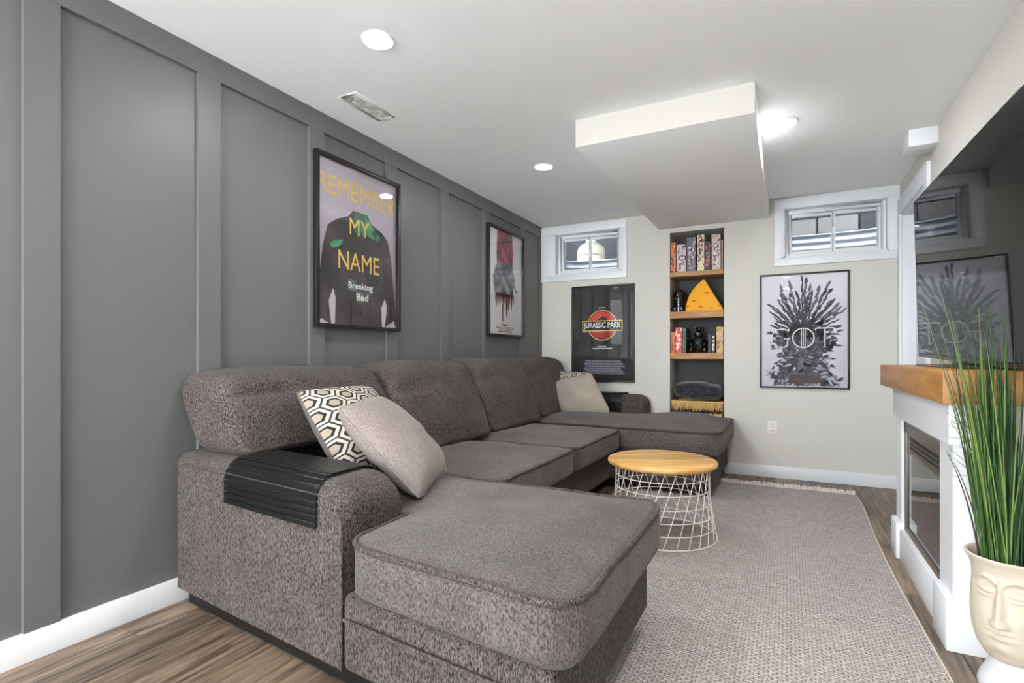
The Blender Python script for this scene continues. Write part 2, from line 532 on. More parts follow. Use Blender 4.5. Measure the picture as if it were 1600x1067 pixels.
tag(box('ceiling', LW - 0.1, RW + 0.1, FRONT, BW + 0.4, CH, CH + 0.1, M['ceiling']), kind='structure')

# left wall: board and batten
wl = tag(box('wall_left', LW - 0.1, LW, FRONT, BW + 0.4, 0, CH, M['dark_wall']), kind='structure')
BP = 0.017
for yb in (-2.11, -1.53, -0.96, -0.37, 0.205, 0.79, 1.365, 1.95, 2.545, 3.13, 3.725, 4.40):
    box('batten', LW, LW + BP, yb, yb + 0.098, 0.098, CH - 0.102, M['dark_wall'], wl)
box('batten', LW, LW + BP, 4.842, BW, 0.098, CH - 0.102, M['dark_wall'], wl)
box('top_rail', LW, LW + BP + 0.001, FRONT, BW, CH - 0.102, CH, M['dark_wall'], wl)
tag(box('baseboard_left', LW, LW + 0.019, FRONT, BW, 0, 0.098, M['white_trim'], None, 0.003, 2), kind='structure')

# back wall with two windows and the shelf niche
WIN = {1: (-2.055, -1.39, 1.805, 2.215), 2: (-0.03, 0.685, 1.805, 2.215)}
NX0, NX1, NZ1, ND = -0.937, -0.482, 2.112, 0.30
holes = [WIN[1], WIN[2], (NX0, NX1, 0.0, NZ1)]
bl = [(a, b, BW, BW + ND, c, d) for (a, b, c, d) in wall_holes(LW - 0.1, RW + 1.2, 0, CH, holes)]
wb = tag(boxes('wall_back', bl, M['wall']), kind='structure')
box('niche_back_panel', NX0 - 0.02, NX1 + 0.02, BW + ND, BW + ND + 0.03, 0, NZ1 + 0.02, M['niche'], wb)
box('niche_side_panel', NX1 - 0.004, NX1, BW + 0.012, BW + ND, 0, NZ1, M['niche'], wb)
tag(boxes('baseboard_back', [(NX1, RW - 0.012, BW - 0.016, BW, 0, 0.098), (LW + 0.02, NX0, BW - 0.016, BW, 0, 0.098)], M['white_trim'], None, 0.003), kind='structure')

# partial wall added against sky glare in poster glass; gap left for sky fill
tag(box('wall_front_added', -0.52, RW + 0.12, FRONT - 0.1, FRONT, 0, CH, M['wall']), kind='structure')

# right wall with doorway next to the back corner
DY0, DY1, DZ = 4.03, 4.80, 2.055
rl = [(RW, RW + 0.12, a, b, c, d) for (a, b, c, d) in wall_holes(FRONT, BW, 0, CH, [(DY0, DY1, 0, DZ)])]
tag(boxes('wall_right', rl, M['wall']), kind='structure')
tag(boxes('baseboard_right', [(RW - 0.016, RW, FRONT, DY0 - 0.1, 0, 0.098)], M['white_trim'], None, 0.003), kind='structure')
dr = tag(empty('door_1', (RW, (DY0 + DY1) / 2, 0)), kind='structure')
box('head_casing', RW - 0.02, RW, DY0 - 0.1, BW - 0.002, DZ, DZ + 0.11, M['white_trim'], dr, 0.002)
box('side_casing', RW - 0.02, RW, DY0 - 0.1, DY0, 0, DZ, M['white_trim'], dr, 0.002)
box('side_casing', RW - 0.02, RW, DY1, BW - 0.002, 0, DZ, M['white_trim'], dr, 0.002)
box('jamb', RW - 0.002, RW + 0.122, DY1 - 0.018, DY1, 0, DZ, M['white_trim'], dr, 0.001)
box('jamb', RW - 0.002, RW + 0.122, DY0, DY0 + 0.018, 0, DZ, M['white_trim'], dr, 0.001)
box('jamb', RW - 0.002, RW + 0.122, DY0 + 0.018, DY1 - 0.018, DZ - 0.018, DZ, M['white_trim'], dr, 0.001)
leaf = box('door_leaf', RW + 0.08, RW + 0.118, DY0 + 0.02, DY1 - 0.02, 0.008, DZ - 0.02, M['white_trim'], dr, 0.002)
for z0, z1 in ((0.2, 0.95), (1.1, 1.9)):
    box('door_panel', RW + 0.074, RW + 0.082, DY0 + 0.13, DY1 - 0.13, z0, z1, M['white_trim'], leaf, 0.003)
lathe('door_knob', [(0.001, 0.93), (0.018, 0.935), (0.026, 0.955), (0.018, 0.975), (0.001, 0.98)], RW + 0.05, DY0 + 0.08, M['steel'], leaf, 20)

# bulkhead and the small boxed duct
tag(box('trim_1', -1.035, -0.135, 2.745, BW, 2.152, CH + 0.01, M['wall'], None, 0.003), kind='structure')
bpy.data.objects['trim_1'].data.materials.append(M['ceiling'])
for p in bpy.data.objects['trim_1'].data.polygons:
    if p.normal.z < -0.5 or abs(p.normal.x) > 0.5: p.material_index = 1
tag(box('trim_2', 0.618, RW, 3.745, 3.925, 2.205, CH + 0.01, M['white_trim'], None, 0.003), kind='structure')

# windows
def window(n, rect, left_cut=None):
    x0, x1, z0, z1 = rect
    w = tag(empty('window_%d' % n, ((x0 + x1) / 2, BW, z0)), kind='structure')
    cw = 0.064
    cx0 = x0 - cw if left_cut is None else left_cut
    yf = BW - 0.02
    cx1 = min(x1 + cw, RW - 0.004)
    box('casing', cx0, cx1, yf, BW, z1, CH - 0.012, M['white_trim'], w, 0.002)
    box('casing', cx0, cx1, yf, BW, z0 - cw, z0, M['white_trim'], w, 0.002)
    box('casing', cx0, x0, yf, BW, z0, z1, M['white_trim'], w, 0.002)
    box('casing', x1, cx1, yf, BW, z0, z1, M['white_trim'], w, 0.002)
    t, d = 0.012, 0.17
    boxes('jamb_liner', [(x0, x0 + t, BW - 0.02, BW + d, z0, z1), (x1 - t, x1, BW - 0.02, BW + d, z0, z1),
                         (x0, x1, BW - 0.02, BW + d, z1 - t, z1), (x0, x1, BW - 0.02, BW + d, z0, z0 + t)], M['white_trim'], w)
    # vinyl frame, stepped
    a0, a1, b0, b1 = x0 + t, x1 - t, z0 + t, z1 - t
    f = 0.028
    fy0, fy1 = BW + 0.06, BW + 0.15
    boxes('frame', [(a0, a0 + f, fy0, fy1, b0, b1), (a1 - f, a1, fy0, fy1, b0, b1),
                    (a0 + f, a1 - f, fy0, fy1, b1 - f, b1), (a0 + f, a1 - f, fy0, fy1, b0, b0 + f)], M['vinyl'], w, 0.002)
    a0 += f; a1 -= f; b0 += f; b1 -= f
    mid = (a0 + a1) / 2 + 0.005
    s = 0.024
    for k, (p0, p1, q) in enumerate(((a0, mid + 0.012, BW + 0.085), (mid - 0.02, a1, BW + 0.105))):
        sa = boxes('sash', [(p0, p0 + s, q, q + 0.018, b0, b1), (p1 - s, p1, q, q + 0.018, b0, b1),
                            (p0 + s, p1 - s, q, q + 0.018, b1 - s, b1), (p0 + s, p1 - s, q, q + 0.018, b0, b0 + s)], M['vinyl'], w, 0.002)
        box('pane', p0 + s, p1 - s, q + 0.007, q + 0.011, b0 + s, b1 - s, M['glass'], sa)
    box('latch', mid - 0.012, mid + 0.012, BW + 0.072, BW + 0.086, (b0 + b1) / 2 - 0.03, (b0 + b1) / 2 + 0.03, M['vinyl'], w, 0.004)
window(1, WIN[1], left_cut=LW + 0.001)
window(2, WIN[2])

# ------------------------------------------------------------------ outside the windows
def window_well(cx, label, top, rx=0.62, ry=0.62):
    y0 = BW + ND
    V, Fc = [], []
    na, nz = 40, 60
    z0 = 1.35
    for j in range(nz + 1):
        z = z0 + (top - z0) * j / nz
        w = 0.016 * math.sin(2 * PI * z / 0.068)
        for i in range(na + 1):
            a = PI * i / na
            r = 1 + w / rx
            # flattened half round
            ca, sa = math.cos(a), math.sin(a)
            px = cx - rx * r * math.copysign(abs(ca) ** 0.6, ca)
            py = y0 + ry * r * abs(sa) ** 0.55
            V.append((px, py, z))
    for j in range(nz):
        for i in range(na):
            k = j * (na + 1) + i
            Fc.append((k, k + 1, k + na + 2, k + na + 1))
    e = empty('window_well', (cx, y0, z0))
    tag(e, label, 'window well', 'corrugated window wells')
    o = build('corrugated_wall', V, Fc, M['steel'], e, smooth=True)
    md = o.modifiers.new('thick', 'SOLIDIFY'); md.thickness = 0.004
    rim = [V[nz * (na + 1) + i] for i in range(na + 1)]
    tube('rim', rim, 0.009, M['steel'], e, 6)
    build('gravel_bed', *(lambda v, f: (v, f))(*boxvf(cx - rx + 0.03, cx + rx - 0.03, y0 + 0.005, y0 + ry - 0.06, z0 - 0.05, z0 + 0.02)), M['gravel'], e)
    return e
window_well(-1.72, 'corrugated steel window well outside the left window beside the grey wall', 2.09)
window_well(0.33, 'corrugated steel window well outside the right window above the pale spiky poster', 2.155)

# neighbour's block wall behind the right window
nb = empty('block_wall', (0.6, 6.9, 1.9))
tag(nb, 'weathered grey block wall seen through the right window', 'wall')
box('mortar_bed', -0.9, 2.4, 6.93, 7.05, 1.6, 4.2, M['mortar'], nb)
bw_, bh_ = 0.40, 0.195
for r_ in range(13):
    off = (r_ % 2) * bw_ / 2
    for c_ in range(9):
        bx0 = -0.9 + c_ * bw_ - off
        if bx0 < -0.9: bx0 = -0.9
        bx1 = min(-0.9 + (c_ + 1) * bw_ - off, 2.4)
        if bx1 - bx0 < 0.06: continue
        cxm = (bx0 + bx1) / 2
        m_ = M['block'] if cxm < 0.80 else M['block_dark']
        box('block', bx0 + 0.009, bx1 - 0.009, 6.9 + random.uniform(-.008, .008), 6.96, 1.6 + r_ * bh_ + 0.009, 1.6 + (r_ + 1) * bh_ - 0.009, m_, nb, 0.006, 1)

# behind the left window: white tank, trunk, dark board with pale slats
e = empty('gas_tank', (-2.35, 6.30, 1.9))
tag(e, 'white rounded gas tank standing outside the left window', 'tank')
TX, TY = -2.17, 6.31
lathe('tank_body', [(0.13, 1.95), (0.165, 1.99), (0.172, 2.08), (0.172, 2.29), (0.165, 2.34), (0.13, 2.385), (0.085, 2.41), (0.05, 2.415)], TX, TY, M['white_tank'], e, 40)
lathe('tank_collar', [(0.062, 2.40), (0.065, 2.42), (0.065, 2.52), (0.058, 2.52), (0.058, 2.42)], TX, TY, M['white_tank'], e, 32, False)
lathe('tank_foot', [(0.12, 1.9), (0.12, 1.97), (0.11, 1.97), (0.11, 1.9)], TX, TY, M['white_tank'], e, 32, False)
for k in range(9):
    an = -PI / 2 - 0.55 + k * 0.15 + 0.33
    px, py = TX + 0.1735 * math.cos(an), TY + 0.1735 * math.sin(an)
    box('printed_mark', px - 0.009, px + 0.009, py - 0.004, py + 0.004, 2.235, 2.235 + random.uniform(.015, .035), M['grey_mark'], e)
tr = []
for k in range(8):
    tr.append((-3.05 + 0.02 * math.sin(k), 6.9, 1.6 + k * 0.25))
tag(tube('tree_trunk', tr, [0.14 + 0.015 * math.sin(2.3 * k) for k in range(8)], M['bark'], None, 14), 'grey bare tree trunk beyond the left window', 'tree')
e = empty('slatted_board', (-1.75, 6.9, 1.9))
tag(e, 'dark leaning board with pale diagonal slats outside the left window', 'board')
box('board', -2.30, -1.0, 6.9, 6.94, 1.6, 3.1, M['block_dark'], e, 0.004)
for k in range(6):
    a = Vector((-2.25 + 0.14 * k, 6.885, 3.0)); b = a + Vector((0.62, 0, -0.72))
    tube('slat', [a, b], 0.011, M['white_trim'], e, 6)
tag(box('added_shade_slab', -4.2, 2.6, BW + ND, 6.72, 2.95, 3.05, M['block_dark']), kind='structure')   # unseen slab added over the window wells to dim the skylight
gv = tag(box('ground_outside', -4.2, 2.6, BW + ND + 0.75, 9.0, 1.5, 1.9, M['gravel']), kind='structure')
tag(box('wall_outside', -4.2, -1.0, 7.15, 7.25, 1.6, 3.6, M['block_dark']), kind='structure')

# ------------------------------------------------------------------ ceiling fixtures
M['lens'] = emit_mat('lamp_lens', LAMP_COL + (1,), LENS_L)
def downlight(x, y, label, grp):
    e = empty('recessed_light', (x, y, CH))
    tag(e, label, 'ceiling light', grp)
    lathe('trim_ring', [(0.047, CH - 0.002), (0.047, CH - 0.006), (0.062, CH - 0.007), (0.066, CH - 0.001), (0.066, CH + 0.001), (0.047, CH + 0.001)], x, y, M['white_trim'], e, 40, False)
    lathe('lens', [(0.001, CH - 0.0125), (0.02, CH - 0.0122), (0.034, CH - 0.0105), (0.043, CH - 0.008), (0.047, CH - 0.006), (0.047, CH + 0.001)], x, y, M['lens'], e, 32, False)
    ld = bpy.data.lights.new('lamp', 'AREA'); ld.shape = 'DISK'; ld.size = 0.095
    ld.energy = LAMP_W; ld.color = LAMP_COL
    lo = bpy.data.objects.new('lamp', ld); COL.objects.link(lo)
    lo.parent = e; lo.location = (0, 0, -0.014)
G = 'recessed ceiling downlights'
downlight(-1.49, 1.67, 'recessed ceiling light nearest the camera, above the near chaise', G)
downlight(-1.478, 3.31, 'recessed ceiling light left of the bulkhead, above the middle of the sofa', G)
downlight(-0.012, 3.30, 'recessed ceiling light right of the bulkhead, nearest the television', G)
for (x, y, w_) in ((-0.012, 1.67, 'above the near end of the rug'), (-1.49, 0.03, 'beside the camera near the dark wall'), (-0.012, 0.03, 'straight above the camera'),
                (-1.49, -1.6, 'far behind the camera near the dark wall'), (-0.012, -1.6, 'far behind the camera near the right wall')):
    downlight(x, y, 'recessed ceiling light outside the picture, ' + w_, G)

# ceiling vent: frame and a basket-weave grille
e = empty('ceiling_vent', (-1.937, 2.095, CH))
tag(e, 'white ceiling vent with a woven slot grille beside the dark wall', 'vent')
vx0, vx1, vy0, vy1 = -2.0, -1.874, 1.945, 2.245
boxes('frame', [(vx0, vx0 + 0.022, vy0, vy1, CH - 0.006, CH), (vx1 - 0.022, vx1, vy0, vy1, CH - 0.006, CH),
                (vx0 + 0.022, vx1 - 0.022, vy0, vy0 + 0.022, CH - 0.006, CH), (vx0 + 0.022, vx1 - 0.022, vy1 - 0.022, vy1, CH - 0.006, CH)], M['vent'], e, 0.002)
box('duct_plate', vx0 + 0.02, vx1 - 0.02, vy0 + 0.02, vy1 - 0.02, CH - 0.001, CH + 0.0005, M['vent_dark'], e)
bars = []
for i in range(2):
    for j in range(6):
        cx0 = vx0 + 0.023 + i * 0.04; cy0 = vy0 + 0.023 + j * 0.0425
        for k in range(3):
            if (i + j) % 2: bars.append((cx0 + 0.002, cx0 + 0.038, cy0 + 0.004 + k * 0.014, cy0 + 0.0115 + k * 0.014, CH - 0.005, CH - 0.002))
            else: bars.append((cx0 + 0.004 + k * 0.013, cx0 + 0.0105 + k * 0.013, cy0 + 0.002, cy0 + 0.041, CH - 0.005, CH - 0.002))
boxes('grille', bars, M['vent'], e)

# wall outlet
e = empty('wall_outlet', (-0.107, BW, 0.36))
tag(e, 'white double wall outlet below the pale framed poster', 'outlet')
box('cover_plate', -0.144, -0.072, BW - 0.007, BW, 0.355, 0.47, M['outlet'], e, 0.003)
for z in (0.385, 0.44):
    s = box('socket', -0.124, -0.092, BW - 0.0095, BW - 0.006, z - 0.016, z + 0.016, M['outlet'], e, 0.004)
    for dx in (-0.006, 0.006):
        box('slot', -0.108 + dx - 0.0015, -0.108 + dx + 0.0015, BW - 0.0105, BW - 0.009, z - 0.004, z + 0.008, M['outlet_dark'], s)
lathe('screw', [(0.001, 0.411), (0.003, 0.411), (0.003, 0.414), (0.001, 0.414)], -0.108, BW - 0.0075, M['outlet_dark'], e, 10)

# ------------------------------------------------------------------ rug
def build_rug():
    e = empty('area_rug', (-0.6, 2.2, 0))
    tag(e, 'pale mauve-grey woven area rug with a fringed end under the sofa', 'rug')
    nx, ny = 24, 60
    X0, X1, Y0, Y1 = -1.12, 0.44, 1.32, 4.50
    V, Fc = [], []
    def pt(i, j, z):
        u, v = i / nx, j / ny
        y = Y0 + (Y1 - Y0) * v
        xr = X1 + 0.014 * math.sin(y * 1.9 - 1.2) - 0.02 * max(0, (y - 4.1) / 0.4) ** 2
        xx = X0 + (xr - X0) * u
        yy = y + (0.012 * math.sin(u * 9) - 0.03 * u) * v ** 8
        return (xx, yy, z)
    for z in (0.0005, 0.011):
        for j in range(ny + 1):
            for i in range(nx + 1):
                V.append(pt(i, j, z))
    K = (nx + 1) * (ny + 1)
    for j in range(ny):
        for i in range(nx):
            a = j * (nx + 1) + i
            Fc.append((a, a + nx + 1, a + nx + 2, a + 1))
            Fc.append((K + a, K + a + 1, K + a + nx + 2, K + a + nx + 1))
    for i in range(nx):
        Fc.append((i, i + 1, K + i + 1, K + i))
        a = ny * (nx + 1) + i; Fc.append((a + 1, a, K + a, K + a + 1))
    for j in range(ny):
        a = j * (nx + 1); Fc.append((a + nx + 1, a, K + a, K + a + nx + 1))
        a += nx; Fc.append((a, a + nx + 1, K + a + nx + 1, K + a))
    build('pile', V, Fc, M['rug'], e)
    edge = [Vector(pt(nx, j, 0.0065)) for j in range(ny + 1)]
    tube('side_binding', edge, 0.0055, M['rug_edge'], e, 6)
    # knotted fringe along the far end
    parts = []
    rnd = random.Random(3)
    n = 120
    for k in range(n):
        u = (k + 0.5) / n * nx
        i = min(int(u), nx - 1)
        p = Vector(pt(u, ny, 0.006))
        ln = rnd.uniform(0.03, 0.085)
        for s in range(5):
            d = Vector((rnd.uniform(-0.6, 0.6), 1, 0)).normalized()
            q = p + d * ln * 0.5 + Vector((0, 0, rnd.uniform(0.006, 0.03)))
            t = p + d * ln * rnd.uniform(0.7, 1.1) + Vector((rnd.uniform(-.02, .02), 0, rnd.uniform(0, 0.012)))
            parts.append(tube_vf([p, q, t], [0.004, 0.0055, 0.003], 4))
    v, f = join_vf(parts)
    o = build('fringe', v, f, M['fringe'], e)
    o['kind'] = 'stuff'
build_rug()

# ------------------------------------------------------------------ sofa
def outer(x):        # the near side of the sofa runs slightly askew to the room
    return 1.262 - (x + 2.17) * 0.112

def pad(name, xs, ys, mask, z0, z1, bev, crown, m, parent, warp=None, fall=0.30, seg=4, sag=0.0, seed=0.0, smoothz=0.0):
    """upholstered block on a plan grid; mask picks the cells, so L shapes work"""
    V, idx, Fc = [], {}, []
    def vid(i, j, t):
        k = (i, j, t)
        if k not in idx:
            idx[k] = len(V)
            V.append((xs[i], ys[j], z1 if t else z0))
        return idx[k]
    cells = {(i, j) for i in range(len(xs) - 1) for j in range(len(ys) - 1) if mask((xs[i] + xs[i + 1]) / 2, (ys[j] + ys[j + 1]) / 2)}
    segs = []
    for (i, j) in cells:
        Fc.append((vid(i, j, 1), vid(i + 1, j, 1), vid(i + 1, j + 1, 1), vid(i, j + 1, 1)))
        Fc.append((vid(i, j, 0), vid(i, j + 1, 0), vid(i + 1, j + 1, 0), vid(i + 1, j, 0)))
        for (di, dj, a, b) in ((0, -1, (i, j), (i + 1, j)), (1, 0, (i + 1, j), (i + 1, j + 1)), (0, 1, (i + 1, j + 1), (i, j + 1)), (-1, 0, (i, j + 1), (i, j))):
            if (i + di, j + dj) not in cells:
                Fc.append((vid(*a, 0), vid(*b, 0), vid(*b, 1), vid(*a, 1)))
                segs.append(((xs[a[0]], ys[a[1]]), (xs[b[0]], ys[b[1]])))
    bm = bmesh.new()
    bv = [bm.verts.new(v) for v in V]
    for f in Fc: bm.faces.new([bv[i] for i in f])
    bm.normal_update()
    es = [e for e in bm.edges if len(e.link_faces) == 2 and e.calc_face_angle(0) > 0.7]
    bmesh.ops.bevel(bm, geom=es, offset=bev, segments=seg, profile=0.5, affect='EDGES', clamp_overlap=True)
    def dist(x, y):
        best = 9
        for (a, b) in segs:
            ax, ay = a; bx, by = b
            dx, dy = bx - ax, by - ay
            t = max(0, min(1, ((x - ax) * dx + (y - ay) * dy) / (dx * dx + dy * dy)))
            best = min(best, math.hypot(x - ax - t * dx, y - ay - t * dy))
        return best
    for v in bm.verts:
        d = dist(v.co.x, v.co.y)
        k = min(1, d / fall); k = k * k * (3 - 2 * k)
        h = (v.co.z - z0) / (z1 - z0)
        if h > 0.3:
            v.co.z += crown * k * h + sag * h * fbm(v.co, 2.3, seed) * k
            v.co.z += 0.006 * h * fbm(v.co, 6.0, seed + 3)
        # puffy sides
        if d < 0.02:
            bulge = 0.010 * math.sin(PI * max(0, min(1, h)))
            n = v.normal
            v.co.x += n.x * bulge; v.co.y += n.y * bulge
        if warp: v.co.x, v.co.y = warp(v.co.x, v.co.y)
    Vs = [v.co.copy() for v in bm.verts]
    bm.verts.index_update()
    Fs = [tuple(v.index for v in f.verts) for f in bm.faces]
    bm.free()
    return build(name, Vs, Fs, m, parent, smooth=True)

def plan_round(corners, R):
    """plan map that rounds convex corners (x, y, sx, sy) to radius R"""
    def f(x, y):
        for (xc, yc, sx, sy) in corners:
            ox, oy = xc - sx * R, yc - sy * R
            u, v = (x - ox) * sx / R, (y - oy) * sy / R
            if u > 0 and v > 0:
                u2, v2 = min(u, 1.2), min(v, 1.2)
                return ox + sx * R * u2 * math.sqrt(max(0, 1 - v2 * v2 / 2)), oy + sy * R * v2 * math.sqrt(max(0, 1 - u2 * u2 / 2))
        return x, y
    return f

def lspace(a, b, n, bev):
    """grid coordinates whose end cells are wide enough for the bevel"""
    e = bev * 1.35
    inner = [a + e + (b - a - 2 * e) * k / n for k in range(n + 1)]
    return [a] + inner + [b]

def rounded_path(pts, r, n=5):
    """open/closed polyline in xy with rounded corners"""
    out = []
    N = len(pts)
    for i in range(N):
        p = Vector(pts[i])
        a = Vector(pts[i - 1]) - p; b = Vector(pts[(i + 1) % N]) - p
        la, lb = a.length, b.length
        rr = min(r, la / 2.2, lb / 2.2)
        a.normalize(); b.normalize()
        s, t = p + a * rr, p + b * rr
        for k in range(n + 1):
            u = k / n
            out.append(s * (1 - u) ** 2 + p * 2 * u * (1 - u) + t * u * u)
    return out

def dense(path, step=0.05, closed=True):
    out = []
    N = len(path)
    for i in range(N if closed else N - 1):
        a, b = Vector(path[i]), Vector(path[(i + 1) % N])
        k = max(1, int((b - a).length / step))
        for q in range(k): out.append(a + (b - a) * q / k)
    if not closed: out.append(Vector(path[-1]))
    return out

sofa = empty('sectional_sofa', (-1.3, 3.0, 0))
tag(sofa, 'large U-shaped charcoal grey chenille sectional sofa with two chaise ends', 'sofa')
SM, SS = M['sofa'], M['sofa_seat']

def arm(name, yo, width, zedge, crown, xb, xf, rf, zb, sgn):
    """arm running along x; band across it is crowned; yo(x) is its outer side"""
    path = []
    for k in range(13):
        path.append((xb + (xf - rf - xb) * k / 12, zedge, 0.0))
    for k in range(1, 10):
        a = PI / 2 * k / 9
        path.append((xf - rf + rf * math.sin(a), zedge - rf + rf * math.cos(a), a))
    for k in range(1, 6):
        path.append((xf, zedge - rf + (zb - zedge + rf) * k / 5, PI / 2))
    V, Fc = [], []
    nw = 24
    for i, (x, z, a) in enumerate(path):
        for k in range(nw + 1):
            w = k / nw
            c = crown * (1 - abs(2 * w - 1) ** 6) * (0.25 + 0.75 * math.cos(a))
            c *= min(1, (len(path) - 1 - i) / 4)
            wob = 0.004 * fbm((x, w, z), 5, 2)
            V.append((x + (c + wob) * math.sin(a), yo(x) + sgn * width * w, z + (c + wob) * math.cos(a)))
    NP = len(path)
    for i in range(NP - 1):
        for k in range(nw):
            q = (i * (nw + 1) + k, (i + 1) * (nw + 1) + k, (i + 1) * (nw + 1) + k + 1, i * (nw + 1) + k + 1)
            Fc.append(q if sgn < 0 else q[::-1])
    # bottom back corners
    b0 = len(V); V.append((xb, yo(xb), zb)); V.append((xb, yo(xb) + sgn * width, zb))
    o_side = [i * (nw + 1) for i in range(NP)] + [b0]
    i_side = [i * (nw + 1) + nw for i in range(NP)] + [b0 + 1]
    Fc.append(tuple(o_side)); Fc.append(tuple(reversed(i_side)))
    Fc.append(tuple([b0] + list(range(0, nw + 1)) + [b0 + 1]))
    last = (NP - 1) * (nw + 1)
    Fc.append(tuple([b0 + 1] + list(range(last + nw, last - 1, -1)) + [b0]))
    o = fix_normals(build(name, V, Fc, SM, sofa, smooth=True))
    o.data.set_sharp_from_angle(angle=math.radians(48))
    for w in (0.0, 1.0):
        pp = [Vector((x, yo(x) + sgn * width * w, z)) for (x, z, a) in path]
        tube('piping', pp, 0.0055, SM, o, 6)
    return o
ARM1 = dict(zedge=0.576, crown=0.042, xb=-2.17, xf=-1.165, rf=0.085, zb=0.075)
arm('arm', outer, 0.265, sgn=1, **ARM1)
arm('arm', lambda x: 4.858, 0.25, 0.615, 0.045, -2.17, -1.11, 0.085, 0.075, -1)

# bases
def warp1(x, y):      # skew the near edge of the near chaise, keep its far edge
    t = max(0, min(1, (1.95 - y) / (1.95 - 1.20)))
    return x, y + (outer(x) - 1.20) * t
Z0, ZB = 0.075, 0.305
o = pad('base', lspace(-1.16, -0.455, 8, .025), lspace(1.20, 1.95, 8, .025), lambda x, y: True, Z0, ZB, 0.022, 0.0, SM, sofa, warp1)
pts = [Vector((x, warp1(x, 1.197)[1] - 0.012, 0.238)) for x in [-1.14 + 0.66 * k / 14 for k in range(15)]]
tube('piping', pts, 0.005, SM, o, 6)
pad('base', lspace(-2.165, -1.19, 6, .025), lspace(1.52, 3.90, 12, .025), lambda x, y: True, Z0, ZB, 0.02, 0.0, SM, sofa)
pad('base', lspace(-2.165, -0.455, 8, .025), lspace(3.895, 4.60, 6, .025), lambda x, y: True, Z0, ZB, 0.02, 0.0, SM, sofa)
pad('base', lspace(-1.11, -0.455, 4, .025), lspace(4.59, 4.85, 3, .025), lambda x, y: True, Z0, ZB, 0.02, 0.0, SM, sofa)
for (x, y) in ((-2.07, 1.34), (-1.3, 1.30), (-0.56, 1.22), (-0.53, 1.86), (-1.28, 2.9), (-0.53, 3.97), (-0.53, 4.76), (-2.07, 4.7)):
    box('leg', x - 0.035, x + 0.035, y - 0.035, y + 0.035, 0.0115 if (x > -1.09 and y > 1.4) else 0.0, 0.085, M['leg'], sofa, 0.004)

# black block standing in for the contact shadow under the sofa
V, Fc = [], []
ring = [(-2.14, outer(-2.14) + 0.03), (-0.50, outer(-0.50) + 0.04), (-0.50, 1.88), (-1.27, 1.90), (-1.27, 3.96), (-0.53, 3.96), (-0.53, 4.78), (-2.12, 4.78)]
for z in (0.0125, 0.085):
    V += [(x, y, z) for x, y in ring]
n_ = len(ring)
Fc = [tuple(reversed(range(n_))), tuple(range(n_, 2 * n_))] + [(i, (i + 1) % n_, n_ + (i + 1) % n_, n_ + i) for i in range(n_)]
fix_normals(build('contact_shadow_block', V, Fc, M['leg'], sofa))

# seat cushions
def seat_piping(o, poly, z, warp=None, r=0.0085, seed=0.0):
    pp = []
    for p in dense(rounded_path([Vector((a, b, 0)) for a, b in poly], 0.012, 3), 0.02):
        x, y = p.x, p.y
        zz = z + 0.006 * fbm((x, y, z), 6.0, seed + 3)
        if warp: x, y = warp(x, y)
        pp.append(Vector((x, y, zz)))
    tube('piping', pp, r, SM, o, 6, True)
# near chaise: L-shaped, wraps the front of the arm
xs = lspace(-1.80, -1.145, 8, .045)[:-1] + [-1.145] + lspace(-1.145, -0.40, 10, .045)[1:]
ys = [1.20, 1.26, 1.34, 1.40, 1.465] + lspace(1.465, 1.985, 7, .045)[1:]
pr1 = plan_round([(-0.40, 1.20, 1, -1), (-0.40, 1.985, 1, 1), (-1.145, 1.20, -1, -1)], 0.10)
def warp_c1(x, y):
    x, y = pr1(x, y)
    return x, y + (outer(x) - 1.20 - 0.022) * max(0, min(1, (1.985 - y) / 0.785))
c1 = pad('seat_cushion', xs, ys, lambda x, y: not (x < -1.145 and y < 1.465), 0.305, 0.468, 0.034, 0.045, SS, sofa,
         warp_c1, 0.26, 5, 0.012, 1.0)
seat_piping(c1, [(-1.138, 1.202), (-0.402, 1.202), (-0.402, 1.983), (-1.793, 1.978), (-1.793, 1.472), (-1.138, 1.472)], 0.461,
            warp_c1, seed=1.0)
for (ya, yb, sd) in ((1.99, 2.925, 5.0), (2.93, 3.862, 9.0)):
    prm = plan_round([(-1.10, ya, 1, -1), (-1.10, yb, 1, 1)], 0.07)
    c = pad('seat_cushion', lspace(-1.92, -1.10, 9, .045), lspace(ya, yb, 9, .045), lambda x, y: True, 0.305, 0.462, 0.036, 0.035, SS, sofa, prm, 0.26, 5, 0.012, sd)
    seat_piping(c, [(-1.913, ya + .007), (-1.102, ya + .005), (-1.102, yb - .005), (-1.913, yb - .007)], 0.455, prm, seed=sd)
xs = lspace(-1.92, -1.10, 8, .045)[:-1] + [-1.10] + lspace(-1.10, -0.40, 9, .045)[1:]
ys = lspace(3.868, 4.60, 8, .045)[:-1] + [4.60, 4.67, 4.76, 4.855]
pr4 = plan_round([(-0.40, 3.868, 1, -1), (-0.40, 4.855, 1, 1)], 0.09)
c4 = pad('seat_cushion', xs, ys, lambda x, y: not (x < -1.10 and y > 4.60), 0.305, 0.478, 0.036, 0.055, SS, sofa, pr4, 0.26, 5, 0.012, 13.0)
seat_piping(c4, [(-1.913, 3.870), (-0.402, 3.870), (-0.402, 4.848), (-1.093, 4.848), (-1.093, 4.593), (-1.913, 4.593)], 0.471, pr4, seed=13.0)

